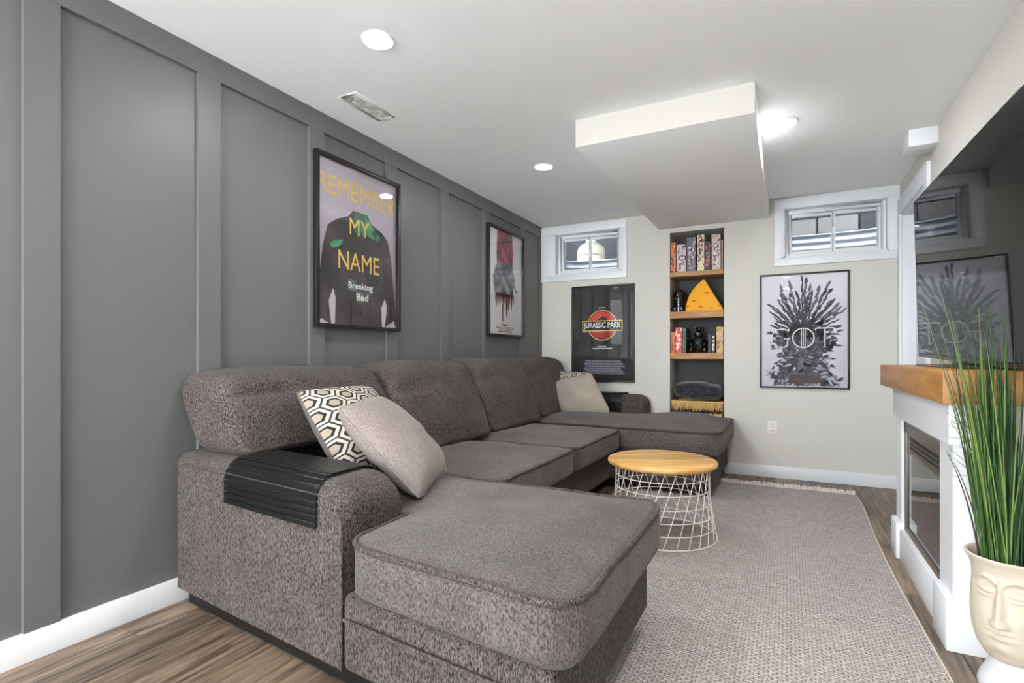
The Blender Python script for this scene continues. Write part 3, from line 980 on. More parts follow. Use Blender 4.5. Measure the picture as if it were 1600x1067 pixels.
# loose back cushions
def back_cushion(y0, y1, zbot, ztop, xbot, xtop, thick, seed, lean_side=0.0):
    hw, hh, ht = (y1 - y0) / 2, (ztop - zbot) / 2, thick / 2
    V, Fc = rbox_vf(hw, ht, hh, 0.06, 14, 4)
    out = []
    for p in V:
        u, t, v = p.x / hw, p.y / ht, p.z / hh
        bul = 1 + 0.22 * (1 - u * u) * (1 - v * v)
        s = 1 - 0.045 * abs(v) ** 3 * abs(u) ** 3
        yy = (y0 + y1) / 2 + p.x * s * (1 + 0.015 * math.cos(v * 2)) + lean_side * v
        h = (v + 1) / 2
        xc = xbot + (xtop - xbot) * h - ht        # xbot/xtop = front surface
        xx = xc + p.y * bul
        zz = zbot + (ztop - zbot) * h - 0.018 * (abs(u) ** 4) * max(0, v) + 0.012 * (1 - u * u) * max(0, v)
        q = Vector((xx, yy, zz))
        wr = 0.014 * fbm(q, 4.2, seed) + 0.008 * fbm(q, 10, seed + 5)
        # a crease under the top welt and tuck at the bottom corners
        if t > 0:
            wr -= 0.020 * math.exp(-((v - 0.52 - 0.10 * u) / 0.07) ** 2) * max(0, min(1, (-u + 0.15) * 1.6))
            wr -= 0.010 * math.exp(-((v + 0.72) / 0.10) ** 2) * (0.4 + 0.6 * abs(u))
        q.x += wr * (1 if t > 0 else -0.3); q.z += wr * 0.6
        q.x = max(q.x, -2.185)
        out.append(q)
    o = build('back_cushion', out, Fc, SM, sofa, smooth=True)
    pp = []
    for k in range(56):
        a = 2 * PI * k / 56
        cu, cv = math.cos(a), math.sin(a)
        uu = math.copysign(abs(cu) ** 0.28, cu); vv = math.copysign(abs(cv) ** 0.28, cv)
        h = (vv + 1) / 2
        pp.append(Vector((max(-2.18, xbot + (xtop - xbot) * h - 0.012 - ht * 0.25), (y0 + y1) / 2 + uu * (hw - 0.004) * (1 - 0.05 * max(0, vv) ** 2 * abs(uu) ** 3) + lean_side * vv,
                          zbot + (ztop - zbot) * h - 0.018 * (abs(uu) ** 4) * max(0, vv) + 0.012 * (1 - uu * uu) * max(0, vv))))
    return o
back_cushion(1.285, 2.198, 0.612, 0.945, -1.80, -1.96, 0.30, 2.0, 0.0)
back_cushion(2.212, 3.062, 0.475, 0.965, -1.71, -1.92, 0.27, 6.0, 0.0)
back_cushion(3.078, 3.908, 0.475, 0.98, -1.72, -1.93, 0.27, 10.0, 0.0)
back_cushion(3.925, 4.75, 0.485, 0.99, -1.74, -1.94, 0.27, 14.0, 0.0)
# low back frame between the wall and the cushions
pad('back_frame', lspace(-2.19, -1.99, 2, .03), lspace(1.54, 4.60, 12, .03), lambda x, y: True, 0.30, 0.70, 0.03, 0.0, SM, sofa)

# ------------------------------------------------------------------ arm trays
def arm_tray(name, label, x0, x1, yo, sgn, zedge, crown, width, nside, inner, zs):
    e = empty(name, ((x0 + x1) / 2, yo((x0 + x1) / 2), zedge))
    tag(e, label, 'arm tray', 'slatted sofa arm trays')
    prof = []
    n = 40
    for k in range(8, 0, -1):                       # outer drop
        prof.append((-0.007, zedge - 0.105 * k / 8))
    for k in range(n + 1):
        w = k / n
        c = crown * (1 - abs(2 * w - 1) ** 6) + 0.008
        prof.append((width * w, zedge + c))
    for k in range(1, 5):
        prof.append((width + 0.007, zedge - 0.05 * k / 4 * inner))
    # arc-length resample into slats
    L_ = [0]
    for a, b in zip(prof, prof[1:]): L_.append(L_[-1] + math.hypot(b[0] - a[0], b[1] - a[1]))
    def at(s):
        for i in range(len(L_) - 1):
            if L_[i + 1] >= s:
                t = (s - L_[i]) / max(1e-9, L_[i + 1] - L_[i])
                return (prof[i][0] + (prof[i + 1][0] - prof[i][0]) * t, prof[i][1] + (prof[i + 1][1] - prof[i][1]) * t)
        return prof[-1]
    ns = int(L_[-1] / zs)
    for k in range(ns):
        s0, s1 = k * L_[-1] / ns + 0.0016, (k + 1) * L_[-1] / ns - 0.0016
        a, b = at(s0), at(s1)
        t = Vector((b[0] - a[0], b[1] - a[1])).normalized()
        nn = Vector((-t.y, t.x)) * 0.0055
        V = []
        for x in (x0, x1):
            for (p, q) in ((a, 0), (b, 0), (b, 1), (a, 1)):
                V.append((x, yo(x) + sgn * (p[0] + nn.x * q), p[1] + nn.y * q))
        Fc = [(0, 1, 2, 3), (7, 6, 5, 4), (0, 4, 5, 1), (1, 5, 6, 2), (2, 6, 7, 3), (3, 7, 4, 0)]
        o = fix_normals(build('slat', V, Fc, M['tray'], e))
        bevel_obj(o, 0.0014, 1)
    return e
arm_tray('arm_tray', 'black slatted wooden tray draped over the near sofa arm', -1.80, -1.275, outer, 1, 0.577, 0.042, 0.265, 6, 1, 0.0205)
arm_tray('arm_tray', 'black slatted tray draped over the far sofa arm behind the pillows', -1.62, -1.30, lambda x: 4.608, 1, 0.616, 0.045, 0.25, 6, 0, 0.0205)

# ------------------------------------------------------------------ throw pillows
def pillow(name, label, center, right, up, size, thick, front, back, welt, sag=0.0, seed=0.0, shear=False):
    c = Vector(center); r = Vector(right).normalized(); u = Vector(up)
    if not shear: u = (u - r * u.dot(r)).normalized()
    n = r.cross(u).normalized()
    e = empty(name, c - u * size * 0.5)
    tag(e, label, 'pillow', 'throw pillows on the sofa')
    N = 30
    def P(a, b, side):
        th = thick * 0.5 * (max(0, (1 - a * a)) ** 0.5) * (max(0, (1 - b * b)) ** 0.5)
        cr = 1 - 0.075 * (a * a * b * b) ** 2          # blunt corners
        x = a * size / 2 * (1 - 0.05 * (1 - b * b)) * cr; y = b * size / 2 * (1 - 0.05 * (1 - a * a)) * cr
        q = c + r * x + u * y + n * th * side
        q = q + n * (0.014 * fbm((a * 1.0, b * 1.0, side), 1.7, seed) * (1 - max(abs(a), abs(b)) ** 4)) + n * (-sag * (b - 0.2) ** 2 if b < 0.2 else 0)
        # soft diagonal folds towards the lower corner
        q = q + n * (0.008 * math.sin((a - b * 0.6) * 9 + seed) * math.exp(-((a - 0.55) ** 2 + (b + 0.55) ** 2) * 5)) * side
        return q
    for side, m_, nm in ((1, front, 'front_panel'), (-1, back, 'back_panel')):
        V, Fc, UV = [], [], []
        for j in range(N + 1):
            for i in range(N + 1):
                a, b = -1 + 2 * i / N, -1 + 2 * j / N
                a = math.sin(a * PI / 2); b = math.sin(b * PI / 2)
                V.append(P(a, b, side)); UV.append(((a + 1) / 2, (b + 1) / 2))
        for j in range(N):
            for i in range(N):
                k = j * (N + 1) + i
                q = (k, k + 1, k + N + 2, k + N + 1)
                Fc.append(q if side > 0 else q[::-1])
        o = build(nm, V, Fc, m_, e, smooth=True)
        ul = o.data.uv_layers.new(name='UVMap')
        for lp in o.data.loops: ul.data[lp.index].uv = UV[lp.vertex_index]
    edge = []
    for k in range(24): edge.append(P(-1 + 2 * k / 24, -1, 0))
    for k in range(24): edge.append(P(1, -1 + 2 * k / 24, 0))
    for k in range(24): edge.append(P(1 - 2 * k / 24, 1, 0))
    for k in range(24): edge.append(P(-1, 1 - 2 * k / 24, 0))
    tube('welt', edge, 0.0055, welt, e, 6, True)
    return e
pillow('throw_pillow', 'hexagon patterned throw pillow behind the near sofa arm', (-1.61, 1.69, 0.69), (-0.02, 1, 0.0), (-0.62, -0.03, 0.79), 0.45, 0.19, M['hex'], M['grey_back_fabric'], M['grey_back_fabric'], 0.0, 1.0)
pillow('throw_pillow', 'pale beige throw pillow leaning on the near chaise', (-1.375, 1.655, 0.66), (-0.36, 0.93, 0.03), (-0.70, -0.05, 0.72), 0.455, 0.19, M['beige_fabric'], M['beige_fabric'], M['beige_fabric'], 0.0, 4.0)
pillow('throw_pillow', 'hexagon patterned throw pillow tucked behind the far beige pillow', (-1.745, 4.48, 0.675), (0.97, 0.0, -0.03), (0.03, 0.28, 0.95), 0.40, 0.13, M['hex'], M['grey_back_fabric'], M['grey_back_fabric'], 0.0, 7.0)
pillow('throw_pillow', 'taupe throw pillow leaning crookedly on the far chaise', (-1.60, 4.32, 0.65), (0.97, -0.05, 0.21), (-0.49, 0.28, 0.76), 0.43, 0.15, M['taupe_fabric'], M['taupe_fabric'], M['taupe_fabric'], 0.0, 9.0, True)

# ------------------------------------------------------------------ wire side table
def side_table(cx, cy):
    e = empty('side_table', (cx, cy, 0.011))
    tag(e, 'round side table with light wooden top on a white wire basket base', 'table')
    ztop, rt = 0.428, 0.298
    prof = [(0.001, ztop - 0.03), (rt - 0.014, ztop - 0.03), (rt - 0.003, ztop - 0.024), (rt, ztop - 0.014), (rt - 0.003, ztop - 0.005), (rt - 0.014, ztop), (0.001, ztop)]
    # planked top: six strips cut from the round
    strips = 6
    lathe('table_top', prof, cx, cy, M['table_wood'], e, 72)
    z0, z1, r0, r1 = 0.0145, ztop - 0.031, 0.292, 0.252
    def rad(t): return r0 + (r1 - r0) * t - 0.012 * math.sin(PI * t)
    for k, t in enumerate((0.0, 0.165, 0.33, 0.50, 0.69, 0.86, 1.0)):
        rr = rad(t)
        ring = [(cx + rr * math.cos(2 * PI * i / 64), cy + rr * math.sin(2 * PI * i / 64), z0 + (z1 - z0) * t) for i in range(64)]
        tube('ring', ring, 0.004 if k == 0 else 0.0026, M['wire'], e, 6, True)
    nW = 28
    first = None
    for k in range(nW):
        a0 = 2 * PI * k / nW
        if first is None:
            path = []
            for i in range(15):
                t = i / 14
                a = 0.5 * t
                path.append((cx + rad(t) * math.cos(a), cy + rad(t) * math.sin(a), z0 + (z1 - z0) * t))
            v, f = tube_vf(path, 0.0025, 6)
            first = fix_normals(build('wire', v, f, M['wire'], e, smooth=True, center=(cx, cy, 0.011)))
        else:
            o = bpy.data.objects.new('wire', first.data); COL.objects.link(o)
            o.parent = e; o.location = first.location; o.rotation_euler = (0, 0, a0)
side_table(-0.625, 3.02)

# ------------------------------------------------------------------ fireplace and mantel
FX = 0.50      # face of the pilasters
e = empty('electric_fireplace', (0.62, 2.82, 0))
tag(e, 'white electric fireplace surround with a thick oak mantel shelf', 'fireplace')
WT = M['white_trim']
FY0, FY1, FB = 2.29, 3.335, RW - 0.001
boxes('surround', [(FX, FB, FY0, FY0 + 0.17, 0, 0.845), (FX, FB, FY1 - 0.13, FY1, 0, 0.845),
                   (FX + 0.006, FB, FY0 + 0.17, FY1 - 0.13, 0.0, 0.145), (FX + 0.006, FB, FY0 + 0.17, FY1 - 0.13, 0.685, 0.845),
                   (FX + 0.09, FB, FY0 + 0.17, FY1 - 0.13, 0.145, 0.685)], WT, e)
box('header_board', FX - 0.014, FB, FY0 - 0.012, FY1 + 0.012, 0.70, 0.845, WT, e, 0.003)
for (a, b) in ((FY0 - 0.016, FY0 + 0.175), (FY1 - 0.135, FY1 + 0.016)):
    box('plinth_block', FX - 0.022, FB, a, b, 0, 0.178, WT, e, 0.004)
box('plinth_board', FX - 0.008, FX + 0.05, FY0 + 0.175, FY1 - 0.135, 0, 0.150, WT, e, 0.003)
box('mantel_shelf', 0.447, FB, 2.165, 3.46, 0.846, 0.957, M['mantel_wood'], e, 0.004)
# insert
iy0, iy1, iz0, iz1 = FY0 + 0.172, FY1 - 0.132, 0.150, 0.683
ins = boxes('insert_frame', [(FX + 0.012, FX + 0.03, iy0, iy0 + 0.022, iz0, iz1), (FX + 0.012, FX + 0.03, iy1 - 0.03, iy1, iz0, iz1),
                             (FX + 0.012, FX + 0.03, iy0, iy1, iz0, iz0 + 0.02), (FX + 0.012, FX + 0.03, iy0, iy1, iz1 - 0.052, iz1),
                             (FX + 0.018, FX + 0.03, iy0, iy1, iz1 - 0.15, iz1 - 0.05)], M['fire_frame'], e, 0.002)
box('glass_panel', FX + 0.020, FX + 0.026, iy0 + 0.018, iy1 - 0.026, iz0 + 0.018, iz1 - 0.148, M['fire_glass'], e)
box('heater_vent', FX + 0.0155, FX + 0.02, iy0 + 0.10, iy1 - 0.12, iz1 - 0.128, iz1 - 0.066, M['fire_black'], ins)
for k in range(3):
    box('vent_slat', FX + 0.012, FX + 0.018, iy0 + 0.10, iy1 - 0.12, iz1 - 0.122 + k * 0.02, iz1 - 0.118 + k * 0.02, M['fire_frame'], ins)

# ------------------------------------------------------------------ television
def television():
    e = empty('television', (0.60, 2.62, 0.957))
    tag(e, 'large black flat screen television standing on the oak mantel', 'television')
    roll = math.radians(-1.65); tilt = math.radians(-1.6)
    piv = Vector((0.60, 3.37, 1.0))
    def T(p):
        q = Vector(p) - piv
        y, z = q.y * math.cos(roll) - q.z * math.sin(roll), q.y * math.sin(roll) + q.z * math.cos(roll)
        y, z = q.y + 0.0 * z, q.z - math.tan(roll) * q.y   # the screen hangs a touch lower at its near end
        x = q.x + math.sin(tilt) * z
        return piv + Vector((x, y, z * math.cos(tilt)))
    def tb(name, b, m, par, bev=0.0):
        v, f = boxvf(*b)
        o = build(name, [T(p) for p in v], f, m, par)
        if bev: bevel_obj(o, bev, 2)
        return o
    Ya, Yb, Za, Zb = 1.93, 3.37, 1.0, 1.795
    X = 0.60
    def TT(b): return b
    body = tb('cabinet', (X + 0.006, X + 0.04, Ya, Yb, Za, Zb), M['black_plastic'], e, 0.003)
    tb('screen', (X, X + 0.006, Ya + 0.006, Yb - 0.006, Za + 0.018, Zb - 0.006), M['screen'], e)
    tb('bezel', (X - 0.002, X + 0.008, Ya, Yb, Za, Za + 0.016), M['tv_bezel'], e, 0.001)
    tb('bezel', (X - 0.001, X + 0.008, Yb - 0.005, Yb, Za + 0.016, Zb), M['black_plastic'], e)
    tb('bezel', (X - 0.001, X + 0.008, Ya, Yb, Zb - 0.005, Zb), M['black_plastic'], e)
    tb('bezel', (X - 0.001, X + 0.008, Ya, Ya + 0.005, Za + 0.016, Zb), M['black_plastic'], e)
    tb('rear_housing', (X + 0.04, X + 0.085, Ya + 0.25, Yb - 0.25, Za + 0.06, Za + 0.5), M['black_plastic'], e, 0.01)
    box('stand_base', X - 0.07, X + 0.13, 2.32, 3.04, 0.957, 0.967, M['black_plastic'], e, 0.003)
    box('stand_neck', X + 0.008, X + 0.05, 2.55, 2.80, 0.967, 1.03, M['black_plastic'], e, 0.004)
television()

# ------------------------------------------------------------------ planter with grass
def planter(cx, cy):
    e = empty('potted_grass', (cx, cy, 0))
    tag(e, 'tall green grass in a cream pot moulded with a calm face', 'plant')
    fdir = math.atan2(-0.85, -0.53)
    KR, KZ = 0.80, 0.93
    n, nz = 150, 110
    prof = [(0.062, 0.098), (0.082, 0.112), (0.104, 0.145), (0.118, 0.19), (0.123, 0.25), (0.121, 0.31), (0.117, 0.355), (0.119, 0.385), (0.128, 0.41), (0.138, 0.425), (0.141, 0.433)]
    def pr(z):
        for (r0, z0), (r1, z1) in zip(prof, prof[1:]):
            if z <= z1:
                t = (z - z0) / (z1 - z0); t2 = t
                return r0 + (r1 - r0) * t2
        return prof[-1][0]
    def g(x, s): return math.exp(-(x / s) ** 2)
    def face(s, z):
        d = 0.0
        a = abs(s)
        # nose ridge with nostrils
        if 0.20 < z < 0.40:
            t = (0.36 - z) / (0.36 - 0.232)
            tt = max(0, min(1, t))
            d += (0.008 + 0.020 * tt) * g(s, 0.009 + 0.006 * tt) * (1 if z > 0.232 else max(0, 1 - (0.232 - z) / 0.010)) * (1 if z < 0.36 else max(0, 1 - (z - 0.36) / 0.03))
        d += 0.010 * g(a - 0.016, 0.009) * g(z - 0.238, 0.010)
        # brow arch running into the nose
        zb = 0.376 - 14.0 * (a - 0.046) ** 2
        if a < 0.085: d += 0.009 * g(z - zb, 0.006) * (1 if a > 0.012 else 0.4)
        # hollow under the brow, closed lids
        d -= 0.011 * g(a - 0.045, 0.026) * g(z - 0.352, 0.014)
        zl = 0.330 + 4.0 * (a - 0.047) ** 2
        d += 0.009 * g(a - 0.047, 0.022) * g(z - 0.336, 0.012)
        d -= 0.006 * g(z - zl + 0.007, 0.0028) * g(a - 0.047, 0.026)
        d += 0.004 * g(z - zl + 0.013, 0.004) * g(a - 0.047, 0.026)
        # cheeks
        d += 0.004 * g(a - 0.05, 0.03) * g(z - 0.25, 0.04)
        # mouth
        d += 0.010 * g(s, 0.026) * g(z - 0.212, 0.0062)
        d += 0.012 * g(s, 0.022) * g(z - 0.193, 0.0075)
        d -= 0.009 * g(s, 0.030) * g(z - 0.2030, 0.0026)
        d += 0.007 * g(s, 0.03) * g(z - 0.158, 0.016)
        return d
    V, Fc = [], []
    zs = [0.098 + (0.433 - 0.098) * j / nz for j in range(nz + 1)]
    for z in zs:
        R_ = pr(z)
        for k in range(n):
            ph = -PI + 2 * PI * k / n
            # pack vertices towards the face
            ph = PI * math.copysign(abs(ph / PI) ** 1.5, ph)
            dd = face(ph * 0.12, z) if abs(ph) < 1.3 else 0
            R2 = R_ * KR + dd * 1.05
            V.append((cx + R2 * math.cos(fdir + ph), cy + R2 * math.sin(fdir + ph), z * KZ))
    for (r, z) in ((0.137, 0.436), (0.129, 0.433), (0.120, 0.41), (0.112, 0.385)):
        for k in range(n):
            ph = -PI + 2 * PI * k / n
            ph = PI * math.copysign(abs(ph / PI) ** 1.5, ph)
            V.append((cx + r * KR * math.cos(fdir + ph), cy + r * KR * math.sin(fdir + ph), z * KZ))
    NR = nz + 1 + 4
    for j in range(NR - 1):
        for k in range(n):
            l = (k + 1) % n
            Fc.append((j * n + k, j * n + l, (j + 1) * n + l, (j + 1) * n + k))
    Fc.append(tuple(reversed(range(n))))
    pot = fix_normals(build('pot', V, Fc, M['pot'], e, smooth=True))
    lathe('pot_foot', [(0.080, 0.0), (0.082, 0.010), (0.077, 0.03), (0.063, 0.06), (0.053, 0.08), (0.051, 0.098)], cx, cy, M['pot_foot'], e, 56)
    lathe('soil', [(0.001, 0.362), (0.05, 0.366), (0.091, 0.362), (0.091, 0.352)], cx, cy, M['soil'], e, 30, False)
    rnd = random.Random(11)
    kinds = []
    for v_ in range(14):
        ln = 0.60 + 0.17 * rnd.random()
        lean = rnd.uniform(0.03, 0.13); curl = rnd.uniform(-0.02, 0.05)
        VV, FF = [], []
        S = 9
        wdt = rnd.uniform(0.0028, 0.0046)
        for i in range(S + 1):
            t = i / S
            x = lean * t + curl * t ** 3; z = ln * t - 0.03 * t * t
            w = wdt * (1 - t ** 2.2) + 0.0003
            VV += [(x, -w, z), (x + w * 0.6, 0, z), (x, w, z), (x - w * 0.35, 0, z)]
        for i in range(S):
            for q in range(4):
                a, b_ = i * 4 + q, i * 4 + (q + 1) % 4
                FF.append((a, b_, b_ + 4, a + 4))
        me = bpy.data.meshes.new('blade')
        me.from_pydata(VV, [], FF)
        me.materials.append(M[('grass_a', 'grass_b', 'grass_a', 'grass_b', 'grass_c')[v_ % 5]])
        me.polygons.foreach_set('use_smooth', [True] * len(me.polygons)); me.update()
        kinds.append(me)
    placed = 0
    while placed < 260:
        me = kinds[placed % len(kinds)]
        a = rnd.uniform(0, 2 * PI); rr = 0.068 * math.sqrt(rnd.random())
        bx_, by_ = -0.012 + rr * math.cos(a), -0.02 + rr * math.sin(a)
        out = a + rnd.uniform(-0.9, 0.9)
        sc = rnd.uniform(0.62, 1.02) * (1.06 - 1.6 * rr)
        sx = sc * (0.25 + rr * 9.0)
        if placed > 215:            # taller wild blades on the room side
            sc = rnd.uniform(0.98, 1.14); sx = sc * rnd.uniform(0.4, 1.1); out = fdir + rnd.uniform(-1.3, 0.5)
            bx_, by_ = -0.03 + 0.03 * math.cos(a), -0.01 + 0.035 * math.sin(a)
        bad = False
        for v in list(me.vertices)[::4]:
            wx = cx + bx_ + v.co.x * sx * math.cos(out); wy = cy + by_ + v.co.x * sx * math.sin(out); wz = 0.36 + v.co.z * sc
            if wx > 0.735 or (wz > 0.83 and wy > 2.155) or (wz > 0.915 and wx > 0.585) or (wz < 0.83 and wy > 2.26): bad = True
        if bad: continue
        o = bpy.data.objects.new('blade', me); COL.objects.link(o)
        o.parent = e
        o.location = (bx_, by_, 0.36)
        o.scale = (sx, sc, sc)
        o.rotation_euler = (0, 0, out)
        placed += 1
    # bare twigs at the room side
    for (dx, dy, tx, ty, h) in ((-0.07, 0.02, -0.145, 0.05, 0.335), (-0.065, 0.0, -0.125, 0.06, 0.30), (-0.05, 0.03, -0.09, 0.06, 0.42), (-0.06, 0.02, -0.12, 0.02, 0.44)):
        p0 = Vector((cx + dx, cy + dy, 0.36)); p2 = Vector((cx + tx, cy + ty, 0.36 + h))
        p1 = (p0 + p2) / 2 + Vector((0.018, 0, 0.03))
        pth = [p0 * (1 - t) ** 2 + p1 * 2 * t * (1 - t) + p2 * t * t for t in [i / 8 for i in range(9)]]
        tube('twig', pth, [0.0034 - 0.0025 * i / 8 for i in range(9)], M['twig'], e, 5)
    for k in range(16):
        a = rnd.uniform(PI * 0.6, PI * 1.5); h = rnd.uniform(0.25, 0.6)
        p0 = Vector((cx + 0.04 * math.cos(a), cy + 0.04 * math.sin(a), 0.39 + h * 0.5))
        p1 = p0 + Vector((0.05 * math.cos(a), 0.05 * math.sin(a), 0.10)); p2 = p1 + Vector((0.07 * math.cos(a + .4), 0.07 * math.sin(a + .4), rnd.uniform(-.02, .1)))
        tube('stalk', [p0, p1, p2], [0.0016, 0.0014, 0.0007], M['grass_c'], e, 4)
planter(0.60, 2.10)

# ------------------------------------------------------------------ framed posters
def text_mesh(body, font_bold=False):
    cu = bpy.data.curves.new('lettering', 'FONT'); cu.body = body
    cu.align_x = 'CENTER'; cu.align_y = 'CENTER'; cu.resolution_u = 3
    if font_bold: cu.offset = 0.015
    ob = bpy.data.objects.new('lettering', cu); COL.objects.link(ob)
    dg = bpy.context.evaluated_depsgraph_get(); dg.update()
    me = bpy.data.meshes.new_from_object(ob.evaluated_get(dg))
    V = [v.co.copy() for v in me.vertices]; Fc = [tuple(p.vertices) for p in me.polygons]
    bpy.data.objects.remove(ob); bpy.data.curves.remove(cu); bpy.data.meshes.remove(me)
    lo_x = min(v.x for v in V); hi_x = max(v.x for v in V); lo_y = min(v.y for v in V); hi_y = max(v.y for v in V)
    return [((v.x - (lo_x + hi_x) / 2) / (hi_x - lo_x), (v.y - (lo_y + hi_y) / 2) / (hi_y - lo_y)) for v in V], Fc

class Poster:
    def __init__(self, name, label, origin, u, n, w, h, fw, fd, paper):
        self.o = Vector(origin); self.u = Vector(u); self.n = Vector(n); self.w, self.h = w, h
        self.fw = fw
        self.e = empty(name, self.o)
        tag(self.e, label, 'poster', 'framed posters')
        self.iw, self.ih = w - 2 * fw, h - 2 * fw
        def bx(nm, a0, a1, b0, b1, c0, c1, m, bev=0):
            v, f = boxvf(a0, a1, b0, b1, c0, c1)
            o = fix_normals(build(nm, [self.P(*p) for p in v], f, m, self.e))
            if bev: bevel_obj(o, bev, 2)
            return o
        bx('frame_bar', 0, fw, 0, h, 0, fd, M['black_frame'], 0.0015)
        bx('frame_bar', w - fw, w, 0, h, 0, fd, M['black_frame'], 0.0015)
        bx('frame_bar', fw, w - fw, 0, fw, 0, fd, M['black_frame'], 0.0015)
        bx('frame_bar', fw, w - fw, h - fw, h, 0, fd, M['black_frame'], 0.0015)
        self.base = 0.004
        self.paper = bx('print', fw, w - fw, fw, h - fw, 0.001, self.base, paper)
        bx('glazing', fw, w - fw, fw, h - fw, fd - 0.007, fd - 0.005, M['picture_glass'])
        self.layer = 0
    def P(self, a, b, c):
        return self.o + self.u * a + Vector((0, 0, 1)) * b + self.n * c
    def L(self, a, b, layer):       # 0..1 on the print
        return self.P(self.fw + a * self.iw, self.fw + b * self.ih, self.base + 0.0002 * (layer + 1))
    def polys(self, nm, plist, m, layer):
        V, Fc = [], []
        for pl in plist:
            k = len(V)
            V += [self.L(a, b, layer) for a, b in pl]
            Fc.append(tuple(range(k, k + len(pl))))
        o = build(nm, V, Fc, m, self.paper)
        # face the room
        for p in o.data.polygons:
            if p.normal.dot(self.n) < 0: p.flip()
        return o
    def clip(self, v): return max(0.0, min(1.0, v))
    def text(self, body, a, b, wid, hei, m, layer, bold=False, clip=False):
        V, Fc = text_mesh(body, bold)
        V = [(a + x * wid, b + y * hei) for x, y in V]
        if clip:
            V = [(self.clip(x), self.clip(y)) for x, y in V]
        o = build('lettering', [self.L(x, y, layer) for x, y in V], Fc, m, self.paper)
        for p in o.data.polygons:
            if p.normal.dot(self.n) < 0: p.flip()
        return o

def ink(name, r, g, b, rough=0.6): return mat('ink_' + name, RGB(r, g, b), rough)
def grad_ink(name, c0, c1, axis=2, a=-0.5, b=0.5):
    m, nt, bs = new_mat('ink_' + name)
    tc = nt.nodes.new('ShaderNodeTexCoord'); sx = nt.nodes.new('ShaderNodeSeparateXYZ')
    mr = nt.nodes.new('ShaderNodeMapRange'); mr.inputs['From Min'].default_value = a; mr.inputs['From Max'].default_value = b
    nt.links.new(tc.outputs['Object'], sx.inputs[0]); nt.links.new(sx.outputs[axis], mr.inputs['Value'])
    n = nt.nodes.new('ShaderNodeTexNoise'); n.inputs['Scale'].default_value = 5; n.inputs['Detail'].default_value = 4
    nt.links.new(tc.outputs['Object'], n.inputs['Vector'])
    ad = nt.nodes.new('ShaderNodeMath'); ad.operation = 'MULTIPLY_ADD'; ad.inputs[1].default_value = 0.35
    nt.links.new(n.outputs['Fac'], ad.inputs[0]); nt.links.new(mr.outputs['Result'], ad.inputs[2])
    rp = ramp(nt, [(0.1, c0), (1.1 if False else 1.0, c1)])
    nt.links.new(ad.outputs[0], rp.inputs['Fac'])
    nt.links.new(rp.outputs['Color'], bs.inputs['Base Color']); bs.inputs['Roughness'].default_value = 0.6
    return m
def blotch_ink(name, c0, c1, scale=18, lo=0.42, hi=0.58):
    m, nt, bs = new_mat('ink_' + name)
    tc = nt.nodes.new('ShaderNodeTexCoord')
    n = nt.nodes.new('ShaderNodeTexNoise'); n.inputs['Scale'].default_value = scale; n.inputs['Detail'].default_value = 5
    nt.links.new(tc.outputs['Object'], n.inputs['Vector'])
    rp = ramp(nt, [(lo, c0), (hi, c1)])
    nt.links.new(n.outputs['Fac'], rp.inputs['Fac'])
    nt.links.new(rp.outputs['Color'], bs.inputs['Base Color']); bs.inputs['Roughness'].default_value = 0.6
    return m

gold = ink('gold', 226, 190, 92); white_ink = ink('white', 232, 232, 228); green_ink = blotch_ink('green', RGB(24, 84, 60), RGB(70, 150, 108), 14)
coat_ink = blotch_ink('coat', RGB(48, 42, 44), RGB(70, 62, 64), 5)
PX = LW + BP + 0.002
# poster 1: big gold words over a dark coat (generic stand-in for the picture)
p = Poster('framed_poster', 'tall framed poster with gold words over a dark coat shape on grey wall', (PX, 1.968, 1.158), (0, 1, 0), (1, 0, 0), 0.672, 0.928, 0.02, 0.030, grad_ink('lilac', RGB(128, 112, 132), RGB(182, 172, 184)))
p.polys('printed_coat', [[(0.0, 0.0), (1.0, 0.0), (1.0, 0.12), (0.96, 0.30), (0.93, 0.48), (0.88, 0.60), (0.80, 0.645), (0.66, 0.68), (0.60, 0.735), (0.42, 0.735), (0.36, 0.69), (0.22, 0.65), (0.12, 0.60), (0.07, 0.48), (0.03, 0.30), (0.0, 0.12)]], coat_ink, 0)
p.polys('printed_collar', [[(0.43, 0.735), (0.60, 0.735), (0.66, 0.67), (0.78, 0.60), (0.74, 0.575), (0.60, 0.60), (0.48, 0.58), (0.42, 0.62)], [(0.14, 0.485), (0.20, 0.52), (0.30, 0.53), (0.26, 0.49), (0.18, 0.465)]], green_ink, 1)
p.polys('printed_highlight', [[(0.16, 0.0), (0.20, 0.0), (0.21, 0.16), (0.18, 0.22), (0.13, 0.14)], [(0.80, 0.0), (0.84, 0.0), (0.87, 0.14), (0.84, 0.2), (0.79, 0.13)], [(0.0, 0.0), (0.14, 0.0), (0.05, 0.03)], [(0.84, 0.0), (1.0, 0.0), (0.97, 0.05)]], ink('pale', 200, 190, 198), 1)
p.text('REMEMBER', 0.50, 0.852, 0.985, 0.115, gold, 3)
p.text('MY', 0.50, 0.632, 0.25, 0.105, gold, 3)
p.text('NAME', 0.50, 0.408, 0.52, 0.115, gold, 3)
p.polys('printed_tile', [[(0.355, 0.222), (0.455, 0.222), (0.455, 0.29), (0.355, 0.29)], [(0.455, 0.150), (0.545, 0.150), (0.545, 0.218), (0.455, 0.218)]], ink('sage', 96, 116, 104), 2)
p.text('Breaking', 0.515, 0.25, 0.31, 0.052, white_ink, 3, True)
p.text('Bad', 0.535, 0.185, 0.15, 0.045, white_ink, 3, True)

